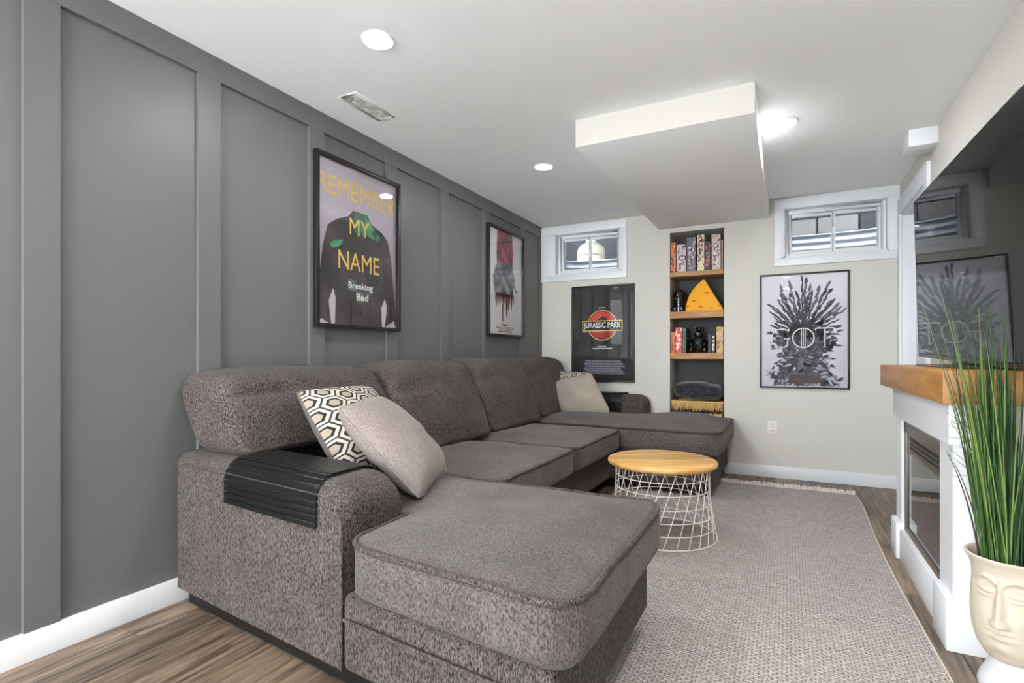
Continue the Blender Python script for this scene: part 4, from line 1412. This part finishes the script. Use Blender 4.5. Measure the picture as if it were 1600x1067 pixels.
# poster 2: white with a dripping red and grey painted column
p = Poster('framed_poster', 'framed white poster with dripping red and grey paint on grey wall', (PX, 3.757, 1.174), (0, 1, 0), (1, 0, 0), 0.665, 0.93, 0.02, 0.030, ink('paper', 226, 224, 226))
rnd = random.Random(5)
p.polys('printed_column', [[(0.26, 1.0), (0.70, 1.0), (0.72, 0.80), (0.70, 0.60), (0.26, 0.60), (0.24, 0.80)]], blotch_ink('brick_red', RGB(96, 22, 30), RGB(176, 82, 92), 12, 0.4, 0.66), 0)
p.polys('printed_shape', [[(0.16, 0.42), (0.14, 0.55), (0.22, 0.66), (0.30, 0.70), (0.66, 0.70), (0.76, 0.60), (0.78, 0.50), (0.86, 0.43), (0.84, 0.42), (0.74, 0.48), (0.72, 0.36), (0.22, 0.36)]], blotch_ink('slate', RGB(64, 64, 72), RGB(150, 148, 156), 12, 0.4, 0.64), 1)
dr_ = []
for k in range(11):
    a0 = 0.20 + k * 0.05; d_ = rnd.uniform(0.16, 0.30)
    dr_.append([(a0, 0.40), (a0 + 0.05, 0.40), (a0 + 0.046, d_ + 0.06), (a0 + 0.034, d_), (a0 + 0.018, d_ + 0.02), (a0 + 0.006, d_ + 0.08)])
p.polys('printed_drip', dr_, blotch_ink('rust', RGB(44, 34, 34), RGB(128, 62, 56), 14, 0.42, 0.6), 2)
p.polys('printed_drip', [[(0.40 + q, 0.30), (0.435 + q, 0.30), (0.43 + q, 0.13 + q * 0.3), (0.415 + q, 0.12 + q * 0.3), (0.405 + q, 0.14 + q * 0.3)] for q in (0.0, 0.12)], ink('dark', 48, 40, 38), 3)
p.polys('printed_emblem', [[(0.36, 0.105), (0.48, 0.098), (0.60, 0.105), (0.53, 0.088), (0.48, 0.078), (0.43, 0.088)]], ink('dark2', 40, 36, 36), 3)
p.text('INGLOURIOUS', 0.49, 0.062, 0.52, 0.026, ink('dark3', 40, 36, 36), 3, True)
p.text('BASTERDS', 0.49, 0.030, 0.40, 0.026, ink('dark4', 40, 36, 36), 3, True)

# poster 3: near-black sheet with a red disc badge (plain stand-in inside the disc)
p = Poster('framed_poster', 'framed black film poster with red and yellow round badge on back wall', (-1.872, BW - 0.001, 0.758), (1, 0, 0), (0, -1, 0), 0.618, 0.922, 0.012, 0.022, ink('black_sheet', 22, 20, 24))
yel = ink('yellow', 236, 196, 96); red = grad_ink('red', RGB(150, 30, 26), RGB(206, 58, 40), 2, -0.1, 0.1); blk = ink('black', 16, 14, 16)
asp = p.iw / p.ih
def disc(ca, cb, r, n=48): return [(ca + r * math.cos(2 * PI * k / n), cb + r * asp * math.sin(2 * PI * k / n)) for k in range(n)]
CA, CB = 0.492, 0.588
p.polys('badge_ring', [disc(CA, CB, 0.245)], yel, 0)
p.polys('badge_ring', [disc(CA, CB, 0.232)], blk, 1)
p.polys('badge_disc', [disc(CA, CB, 0.218)], red, 2)
hills = [(CA - 0.21, CB + 0.0), (CA - 0.14, CB + 0.035), (CA - 0.06, CB + 0.07), (CA + 0.0, CB + 0.095), (CA + 0.06, CB + 0.085), (CA + 0.10, CB + 0.05), (CA + 0.17, CB + 0.03), (CA + 0.21, CB + 0.0)]
p.polys('badge_silhouette', [hills], blk, 3)
p.polys('badge_plate', [[(CA - 0.335, CB - 0.062), (CA + 0.335, CB - 0.062), (CA + 0.335, CB + 0.052), (CA - 0.335, CB + 0.052)]], yel, 4)
p.polys('badge_plate', [[(CA - 0.322, CB - 0.053), (CA + 0.322, CB - 0.053), (CA + 0.322, CB + 0.043), (CA - 0.322, CB + 0.043)]], blk, 5)
p.text('JURASSIC PARK', CA, CB - 0.005, 0.615, 0.078, white_ink, 6, True)
p.polys('printed_line', [[(0.43, 0.768), (0.55, 0.768), (0.55, 0.782), (0.43, 0.782)]], ink('dim', 140, 136, 146), 0)
lines = []
rnd = random.Random(2)
for (b_, a0, a1, hgt) in ((0.358, 0.42, 0.56, .008), (0.336, 0.33, 0.66, .010)) :
    x = a0
    while x < a1:
        w_ = rnd.uniform(0.012, 0.03); lines.append([(x, b_), (min(a1, x + w_), b_), (min(a1, x + w_), b_ + hgt), (x, b_ + hgt)]); x += w_ + 0.006
p.polys('printed_line', lines, white_ink, 0)
lines = []
for r_ in range(6):
    b_ = 0.195 - r_ * 0.025; x = 0.21 - 0.02 * (r_ % 2); a1 = 0.80 + 0.03 * (r_ % 3)
    while x < a1:
        w_ = rnd.uniform(0.01, 0.035); lines.append([(x, b_), (min(a1, x + w_), b_), (min(a1, x + w_), b_ + 0.019), (x, b_ + 0.019)]); x += w_ + 0.005
p.polys('printed_credits', lines, ink('credits', 132, 130, 150), 0)

# poster 4: pale sheet with a dark burst of spikes (generic) and the letters G O T
p = Poster('framed_poster', 'framed pale poster with a dark burst of spikes and thin white letters', (-0.202, BW - 0.001, 0.742), (1, 0, 0), (0, -1, 0), 0.634, 0.935, 0.013, 0.022, grad_ink('mist', RGB(196, 194, 208), RGB(226, 224, 234)))
rnd = random.Random(8)
sp1, sp2, sp3 = [], [], []
def spike(a, b, ang, ln, w):
    dx, dy = math.cos(ang), math.sin(ang) * asp
    nx_, ny_ = -math.sin(ang), math.cos(ang) * asp
    cl = lambda q: (max(0.004, min(0.996, q[0])), max(0.004, min(0.996, q[1])))
    return [cl(q) for q in ((a - nx_ * w, b - ny_ * w), (a + dx * ln * .5 - nx_ * w * 1.2, b + dy * ln * .5 - ny_ * w * 1.2), (a + dx * ln, b + dy * ln), (a + dx * ln * .55 + nx_ * w, b + dy * ln * .55 + ny_ * w), (a + nx_ * w, b + ny_ * w))]
for k in range(30):
    an = math.radians(4 + 172 * k / 29 + rnd.uniform(-2.5, 2.5)); c0 = rnd.uniform(0.12, 0.2)
    L0 = 0.46 if 25 < math.degrees(an) < 155 else 0.40
    ln = L0 * rnd.uniform(0.75, 1.08) * (1 + 0.35 * math.sin(an))
    s = 0.06
    while s < ln:
        q = rnd.uniform(0.05, 0.12)
        a_, b_ = 0.5 + s * math.cos(an) * 0.92, 0.46 + s * math.sin(an) * asp * 1.12
        (sp1 if rnd.random() < 0.6 else sp2).append(spike(a_, b_, an + rnd.uniform(-.25, .25), q * 1.1, rnd.uniform(.008, .02)))
        s += q * 0.72
for k in range(330):
    b_ = rnd.uniform(0.02, 0.50); half = 0.40 - 0.12 * math.exp(-((b_ - 0.26) / 0.09) ** 2) - 0.02 * rnd.random()
    a_ = 0.5 + half * rnd.uniform(-1, 1)
    an = math.atan2(b_ - 0.25, a_ - 0.5) + rnd.uniform(-1, 1)
    rnd.choice((sp1, sp1, sp2, sp1 if 0.32 < b_ < 0.55 else sp3)).append(spike(a_, b_, an, rnd.uniform(.04, .12), rnd.uniform(.006, .018)))
p.polys('printed_mass', [[(0.16, 0.01), (0.86, 0.01), (0.80, 0.14), (0.72, 0.28), (0.78, 0.40), (0.74, 0.50), (0.5, 0.54), (0.27, 0.50), (0.22, 0.40), (0.28, 0.28), (0.20, 0.14)]], blotch_ink('steel_blue', RGB(44, 44, 58), RGB(96, 96, 112), 20), 0)
p.polys('printed_spike', sp2, ink('blue_grey', 92, 94, 112), 1)
p.polys('printed_spike', sp1, ink('blue_black', 40, 42, 58), 2)
p.polys('printed_spike', sp3, ink('pale_blue', 176, 178, 196), 3)
p.polys('printed_patch', [[(0.30, 0.03), (0.66, 0.03), (0.70, 0.10), (0.36, 0.11)]], blotch_ink('maroon', RGB(52, 40, 46), RGB(78, 50, 54), 14), 4)
# thin letters as strokes
def stroke(pts, w=0.0044):
    V, Fc = [], []
    for i, (a, b) in enumerate(pts):
        a0, b0 = pts[max(0, i - 1)]; a1, b1 = pts[min(len(pts) - 1, i + 1)]
        t = Vector(((a1 - a0) * p.iw, (b1 - b0) * p.ih)).normalized()
        V += [(a - t.y * w / p.iw, b + t.x * w / p.ih), (a + t.y * w / p.iw, b - t.x * w / p.ih)]
    return [[V[2 * i], V[2 * i + 1], V[2 * i + 3], V[2 * i + 2]] for i in range(len(pts) - 1)]
def arc(ca, cb, ra, rb, d0, d1, n=24): return [(ca + ra * math.cos(math.radians(d0 + (d1 - d0) * k / n)), cb + rb * math.sin(math.radians(d0 + (d1 - d0) * k / n))) for k in range(n + 1)]
LB = 0.435
st = stroke(arc(0.245, LB, 0.125, 0.083, 48, 300)) + stroke([(0.330, LB + 0.062), (0.330, LB + 0.083)]) + stroke([(0.31, LB - 0.072), (0.322, LB - 0.005)]) + stroke([(0.275, LB - 0.005), (0.345, LB - 0.005)])
st += stroke(arc(0.50, LB, 0.125, 0.086, 0, 360, 40))
for dx in (-0.022, 0.0, 0.022): st += stroke([(0.50 + dx, LB - 0.083), (0.50 + dx, LB + 0.083)], 0.0024)
st += stroke([(0.645, LB + 0.084), (0.85, LB + 0.084)]) + stroke([(0.748, LB + 0.084), (0.748, LB - 0.084)], 0.004) + stroke([(0.645, LB + 0.084), (0.640, LB + 0.065)]) + stroke([(0.85, LB + 0.084), (0.855, LB + 0.065)]) + stroke([(0.72, LB - 0.084), (0.776, LB - 0.084)], 0.002)
p.polys('lettering', st, white_ink, 6)

# ------------------------------------------------------------------ niche shelves and what stands on them
SH = {1: (1.715, 1.757), 2: (1.342, 1.404), 3: (0.977, 1.032)}
for k, (z0, z1) in SH.items():
    nm = {1: 'top', 2: 'middle', 3: 'lowest'}[k]
    tag(box('wall_shelf', NX0 + 0.001, NX1 - 0.006, BW + 0.004, BW + ND - 0.002, z0, z1, M['shelf_wood'], None, 0.002), '%s oak shelf in the wall niche' % nm, 'shelf', 'oak niche shelves')

def marks(name, base, cols, scale=40, thr=0.56):
    """spine print: irregular patches of colour"""
    m, nt, b = new_mat(name)
    tc = nt.nodes.new('ShaderNodeTexCoord'); mp = nt.nodes.new('ShaderNodeMapping')
    mp.inputs['Scale'].default_value = (1.6, 1, 1)
    v = nt.nodes.new('ShaderNodeTexVoronoi'); v.inputs['Scale'].default_value = scale
    n = nt.nodes.new('ShaderNodeTexNoise'); n.inputs['Scale'].default_value = scale * 0.6; n.inputs['Detail'].default_value = 2
    nt.links.new(tc.outputs['Object'], mp.inputs['Vector'])
    nt.links.new(mp.outputs['Vector'], v.inputs['Vector']); nt.links.new(mp.outputs['Vector'], n.inputs['Vector'])
    sx = nt.nodes.new('ShaderNodeSeparateColor'); nt.links.new(v.outputs['Color'], sx.inputs[0])
    rp = ramp(nt, [(k / len(cols), c) for k, c in enumerate(cols)], 'CONSTANT')
    nt.links.new(sx.outputs[0], rp.inputs['Fac'])
    gt = nt.nodes.new('ShaderNodeMath'); gt.operation = 'GREATER_THAN'; gt.inputs[1].default_value = thr
    nt.links.new(n.outputs['Fac'], gt.inputs[0])
    mx = nt.nodes.new('ShaderNodeMix'); mx.data_type = 'RGBA'; mx.inputs[6].default_value = base
    nt.links.new(gt.outputs[0], mx.inputs[0]); nt.links.new(rp.outputs['Color'], mx.inputs[7])
    nt.links.new(mx.outputs[2], b.inputs['Base Color']); b.inputs['Roughness'].default_value = 0.5
    return m

def game_box(x0, x1, h, shelf, base, cols, label, dep=0.22, thr=0.56, lean=0.0, band=None, front=0.012):
    z0 = SH[shelf][1] + 0.0005
    yf = BW + front
    e = empty('board_game', ((x0 + x1) / 2, yf + dep / 2, z0))
    tag(e, label, 'game box', 'game boxes on the niche shelves')
    side = mat('box_side', tuple(c * 0.8 for c in base[:3]) + (1,), 0.6)
    sp = marks('spine_print', base, cols, 42, thr)
    box('lid', x0, x1, yf + 0.002, yf + dep, z0, z0 + h, side, e, 0.0015)
    box('spine', x0 + 0.0015, x1 - 0.0015, yf, yf + 0.003, z0 + 0.0015, z0 + h - 0.0015, sp, e)
    if band:
        box('title_band', x0 + (x1 - x0) * 0.22, x1 - (x1 - x0) * 0.22, yf - 0.0012, yf + 0.001, z0 + h * band[0], z0 + h * band[1], marks('title_print', band[2], [band[3], band[4]], 60, 0.5), e)
    return e
K, Wt = RGB(30, 26, 30), RGB(222, 214, 208)
game_box(-0.930, -0.888, 0.270, 1, RGB(206, 106, 48), [RGB(40, 28, 24), RGB(230, 160, 80), RGB(90, 40, 24)], 'orange game box at the left end of the top shelf', thr=0.5)
game_box(-0.883, -0.800, 0.245, 1, RGB(196, 176, 186), [K, RGB(170, 80, 110), Wt], 'short pink and white game box on the top shelf', band=(0.05, 0.6, Wt, K, RGB(120, 100, 110)))
game_box(-0.793, -0.718, 0.300, 1, RGB(94, 88, 104), [RGB(190, 180, 190), RGB(50, 46, 60), RGB(150, 130, 150)], 'grey violet game box on the top shelf', band=(0.05, 0.75, RGB(110, 104, 118), Wt, K))
game_box(-0.705, -0.645, 0.315, 1, RGB(206, 200, 164), [RGB(70, 90, 60), RGB(180, 70, 50), RGB(40, 40, 36)], 'pale cream game box on the top shelf', band=(0.3, 0.95, RGB(206, 192, 160), RGB(150, 60, 56), K))
game_box(-0.638, -0.592, 0.250, 1, RGB(54, 38, 46), [RGB(214, 110, 160), K], 'dark maroon game box with pink marks on the top shelf', band=(0.1, 0.62, RGB(54, 38, 46), RGB(226, 140, 180), RGB(200, 90, 140)))
game_box(-0.585, -0.510, 0.305, 1, RGB(196, 178, 160), [RGB(120, 60, 56), RGB(90, 84, 76), RGB(210, 200, 186)], 'tan game box near the right end of the top shelf', band=(0.06, 0.8, Wt, RGB(80, 40, 40), RGB(140, 120, 110)))
game_box(-0.506, -0.492, 0.255, 1, RGB(150, 136, 124), [K, Wt, RGB(120, 60, 50)], 'thin mottled game box at the right end of the top shelf')
game_box(-0.930, -0.896, 0.190, 3, RGB(200, 92, 48), [RGB(240, 190, 120), RGB(120, 40, 24)], 'small orange game box at the left end of the lowest shelf', dep=0.2)
game_box(-0.892, -0.835, 0.228, 3, RGB(198, 62, 52), [RGB(240, 220, 210), RGB(150, 36, 32)], 'red game box on the lowest shelf', dep=0.2, band=(0.08, 0.75, RGB(206, 76, 64), Wt, RGB(240, 200, 190)))
game_box(-0.832, -0.800, 0.222, 3, RGB(62, 78, 62), [RGB(40, 52, 40), RGB(90, 110, 84)], 'dark green game box beside the red one', dep=0.2, front=0.02)
game_box(-0.617, -0.590, 0.160, 3, RGB(26, 26, 28), [Wt, K], 'low black game box with white foot on the lowest shelf', dep=0.16, thr=0.7, front=0.03)
game_box(-0.586, -0.556, 0.160, 3, RGB(24, 24, 26), [K, RGB(40, 40, 40)], 'black game box with a white title strip on the lowest shelf', dep=0.16, thr=0.7, band=(0.08, 0.9, RGB(24, 24, 26), Wt, Wt), front=0.02)
game_box(-0.545, -0.490, 0.225, 3, RGB(196, 160, 104), [RGB(226, 200, 160), RGB(120, 100, 70), RGB(170, 90, 80)], 'tan game box at the right end of the lowest shelf', dep=0.2)

# cheese wedge
def cheese():
    z0 = SH[2][1] + 0.001
    e = empty('foam_cheese_wedge', (-0.64, BW + 0.10, z0))
    tag(e, 'yellow foam cheese wedge with holes on the middle shelf', 'foam wedge')
    out = [(-0.806, 0.0), (-0.806, 0.03), (-0.794, 0.085), (-0.775, 0.14), (-0.74, 0.195), (-0.70, 0.24), (-0.665, 0.268), (-0.65, 0.272), (-0.638, 0.262), (-0.61, 0.21), (-0.565, 0.13), (-0.52, 0.055), (-0.494, 0.012), (-0.49, 0.0)]
    y0, y1 = BW + 0.028, BW + 0.20
    V = [(x, y0, z0 + z) for x, z in out] + [(x + 0.0, y1, z0 + z * 0.98) for x, z in out]
    n = len(out)
    Fc = [tuple(reversed(range(n))), tuple(range(n, 2 * n))] + [(i, (i + 1) % n, n + (i + 1) % n, n + i) for i in range(n)]
    o = fix_normals(build('wedge', V, Fc, M['cheese'], e)); bevel_obj(o, 0.006, 3, 40)
    for (x, z, r) in ((-0.628, 0.155, 0.014), (-0.735, 0.09, 0.011), (-0.79, 0.045, 0.012), (-0.675, 0.035, 0.014), (-0.585, 0.022, 0.010), (-0.52, 0.04, 0.010)):
        VV, FF = [], []
        for j in range(5):
            rr = r * math.cos(j / 4 * PI / 2 * 0.98); dd = 0.0045 * math.sin(j / 4 * PI / 2)
            for k in range(14):
                a = 2 * PI * k / 14
                VV.append((x + 1.5 * rr * math.cos(a), y0 - 0.0015 - dd * 0.2, z0 + z + 0.6 * rr * math.sin(a) + 0.0015 * math.cos(2 * a)))
        for j in range(4):
            for k in range(14):
                l = (k + 1) % 14; FF.append((j * 14 + k, j * 14 + l, (j + 1) * 14 + l, (j + 1) * 14 + k))
        build('hole', VV, FF, M['cheese_hole'], e)
cheese()

def blob_vf(c, r, n=14, seed=0.0, amp=0.0, sq=(1, 1, 1)):
    V, Fc = [], []
    for j in range(n + 1):
        th = PI * j / n
        for k in range(2 * n):
            ph = PI * k / n
            d = Vector((math.sin(th) * math.cos(ph), math.sin(th) * math.sin(ph), math.cos(th)))
            q = 1 + amp * noise.noise(d * 2.1 + Vector((seed, seed, seed)))
            V.append((c[0] + d.x * r * sq[0] * q, c[1] + d.y * r * sq[1] * q, c[2] + d.z * r * sq[2] * q))
    for j in range(n):
        for k in range(2 * n):
            l = (k + 1) % (2 * n)
            Fc.append((j * 2 * n + k, (j + 1) * 2 * n + k, (j + 1) * 2 * n + l, j * 2 * n + l))
    return V, Fc

# shiny black helmet-like ornament
z0 = SH[2][1]
e = empty('helmet_ornament', (-0.872, BW + 0.10, z0))
tag(e, 'glossy black helmet-shaped ornament on the middle shelf', 'ornament')
hx, hy = -0.873, BW + 0.095
lathe('helmet_shell', [(0.052, z0 + 0.001), (0.054, z0 + 0.02), (0.056, z0 + 0.09), (0.057, z0 + 0.13), (0.053, z0 + 0.165), (0.042, z0 + 0.192), (0.022, z0 + 0.205), (0.001, z0 + 0.208)], hx, hy, M['black_gloss'], e, 36)
for k, z in enumerate((0.05, 0.075, 0.10, 0.13)):
    rr = 0.0580
    tube('ridge', [(hx + rr * math.cos(a), hy + rr * math.sin(a), z0 + z) for a in [PI + PI * i / 18 for i in range(19)]], 0.0045, M['black_gloss'], e, 8)
for s in (-1, 1):
    box('cheek_plate', hx + s * 0.03 - 0.012, hx + s * 0.03 + 0.012, hy - 0.066, hy - 0.045, z0 + 0.008, z0 + 0.045, M['black_gloss'], e, 0.005)
    v, f = blob_vf((hx + s * 0.024, hy - 0.055, z0 + 0.118), 0.014, 8, 0, 0, (1.2, 0.7, 0.7)); build('eye_lens', v, f, M['black_gloss'], e, smooth=True)

# seated black figurine
z0 = SH[3][1]
e = empty('black_figurine', (-0.71, BW + 0.12, z0))
tag(e, 'glossy black seated figurine on the lowest shelf between game boxes', 'figurine')
fx, fy = -0.708, BW + 0.11
body = []
body.append(blob_vf((fx, fy, z0 + 0.075), 0.056, 12, 1, 0.25, (1.0, 0.8, 1.25)))
body.append(blob_vf((fx, fy - 0.012, z0 + 0.165), 0.036, 12, 4, 0.25, (1.0, 0.9, 0.95)))
body.append(blob_vf((fx + 0.004, fy - 0.006, z0 + 0.212), 0.024, 10, 6, 0.4, (1.1, 0.9, 0.9)))
for s in (-1, 1):
    body.append(tube_vf([(fx + s * 0.045, fy, z0 + 0.12), (fx + s * 0.072, fy - 0.02, z0 + 0.085), (fx + s * 0.052, fy - 0.06, z0 + 0.07)], [0.019, 0.016, 0.013], 10))
    body.append(tube_vf([(fx + s * 0.03, fy, z0 + 0.03), (fx + s * 0.062, fy - 0.05, z0 + 0.05), (fx + s * 0.058, fy - 0.075, z0 + 0.008)], [0.024, 0.021, 0.016], 10))
v, f = join_vf(body)
o = fix_normals(build('figure_body', v, f, M['black_gloss'], e, smooth=True))
for s in (-1, 1):
    tube('horn', [(fx + s * 0.018, fy - 0.01, z0 + 0.22), (fx + s * 0.04, fy - 0.01, z0 + 0.235), (fx + s * 0.048, fy - 0.01, z0 + 0.212)], [0.007, 0.006, 0.002], M['black_gloss'], e, 8)

# straw basket with the folded throw on it
e = empty('straw_basket', (-0.71, BW + 0.15, 0))
tag(e, 'low straw basket with raffia fringe at the foot of the niche', 'basket')
bx0, bx1, by0, by1 = NX0 + 0.012, NX1 - 0.012, BW + 0.02, BW + 0.275
BZ = 0.605
box('basket_body', bx0 + 0.012, bx1 - 0.012, by0 + 0.012, by1, 0.002, BZ - 0.01, M['wicker'], e, 0.012)
box('basket_gap_shade', bx0 + 0.014, bx1 - 0.014, by0 + 0.009, by0 + 0.014, BZ - 0.112, BZ - 0.02, M['gap_shade'], e)  # dark panel paints in the shade between the fringe strands
tube('rim', dense([(bx0, by0, BZ - 0.006), (bx1, by0, BZ - 0.006), (bx1, by1, BZ - 0.006), (bx0, by1, BZ - 0.006)], 0.05), 0.008, M['wicker'], e, 8, True)
rnd = random.Random(4)
parts = []
for k in range(84):
    x = bx0 + (bx1 - bx0) * (k + 0.5) / 84
    l_ = rnd.uniform(0.065, 0.092)
    parts.append(tube_vf([(x, by0 + 0.004, BZ - 0.006), (x + rnd.uniform(-.003, .003), by0 - 0.003, BZ - 0.04), (x + rnd.uniform(-.005, .005), by0 + rnd.uniform(-0.004, 0.004), BZ - l_)], [0.0026, 0.0029, 0.0018], 5))
v, f = join_vf(parts)
o = build('raffia_fringe', v, f, M['wicker'], e); o['kind'] = 'stuff'
for k in range(11):
    x = bx0 + 0.02 + (bx1 - bx0 - 0.04) * k / 10
    box('weave_stake', x - 0.014, x + 0.014, by0 + 0.004, by0 + 0.016, BZ - 0.18, BZ - 0.105, M['wicker'], e, 0.004)

V, Fc = rbox_vf(0.205, 0.125, 0.065, 0.05, 14, 5)
out = []
for q in V:
    u, v_ = q.x / 0.205, q.y / 0.125
    z = q.z * (0.80 + 0.45 * (1 - u * u) * (1 - 0.4 * v_ * v_)) + 0.012 * (-u)
    w = Vector((NX0 + 0.228 + q.x * 1.0, BW + 0.148 + q.y, BZ + 0.058 + z * 1.0 + 0.004))
    out.append(w + Vector((0, 0, 1)) * (0.012 * fbm(w, 14, 3)) + Vector((0, 1, 0)) * 0.008 * fbm(w, 24, 7))
lowz = min(q.z for q in out)
out = [Vector((min(max(q.x, NX0 + 0.006), NX1 - 0.008), q.y, q.z - lowz + BZ + 0.002)) for q in out]
e2 = empty('folded_throw', (NX0 + 0.228, BW + 0.148, BZ + 0.002))
tag(e2, 'charcoal faux-fur throw folded on the straw basket', 'blanket')
build('folded_fabric', out, Fc, M['fur'], e2, smooth=True)
parts = []
rnd = random.Random(9)
for k in range(1500):
    q = out[rnd.randrange(len(out))]
    if q.y > BW + 0.2: continue
    d = Vector((rnd.uniform(-.5, .5), rnd.uniform(-1, 0.1), rnd.uniform(-.2, .9))).normalized() * rnd.uniform(0.01, 0.022)
    b_ = q + Vector((rnd.uniform(-.008, .008), rnd.uniform(-.004, .004), rnd.uniform(-.004, .004)))
    t_ = b_ + d
    if t_.x < NX0 + 0.004 or t_.x > NX1 - 0.006 or t_.z < BZ + 0.003: continue
    parts.append(([b_ + Vector((-.0012, 0, 0)), b_ + Vector((.0012, 0, 0)), b_ + Vector((0, -0.001, 0.001)), t_], [(0, 1, 3), (1, 2, 3), (2, 0, 3)]))
v, f = join_vf(parts)
o = build('fur_tufts', v, f, M['fur'], e2); o['kind'] = 'stuff'
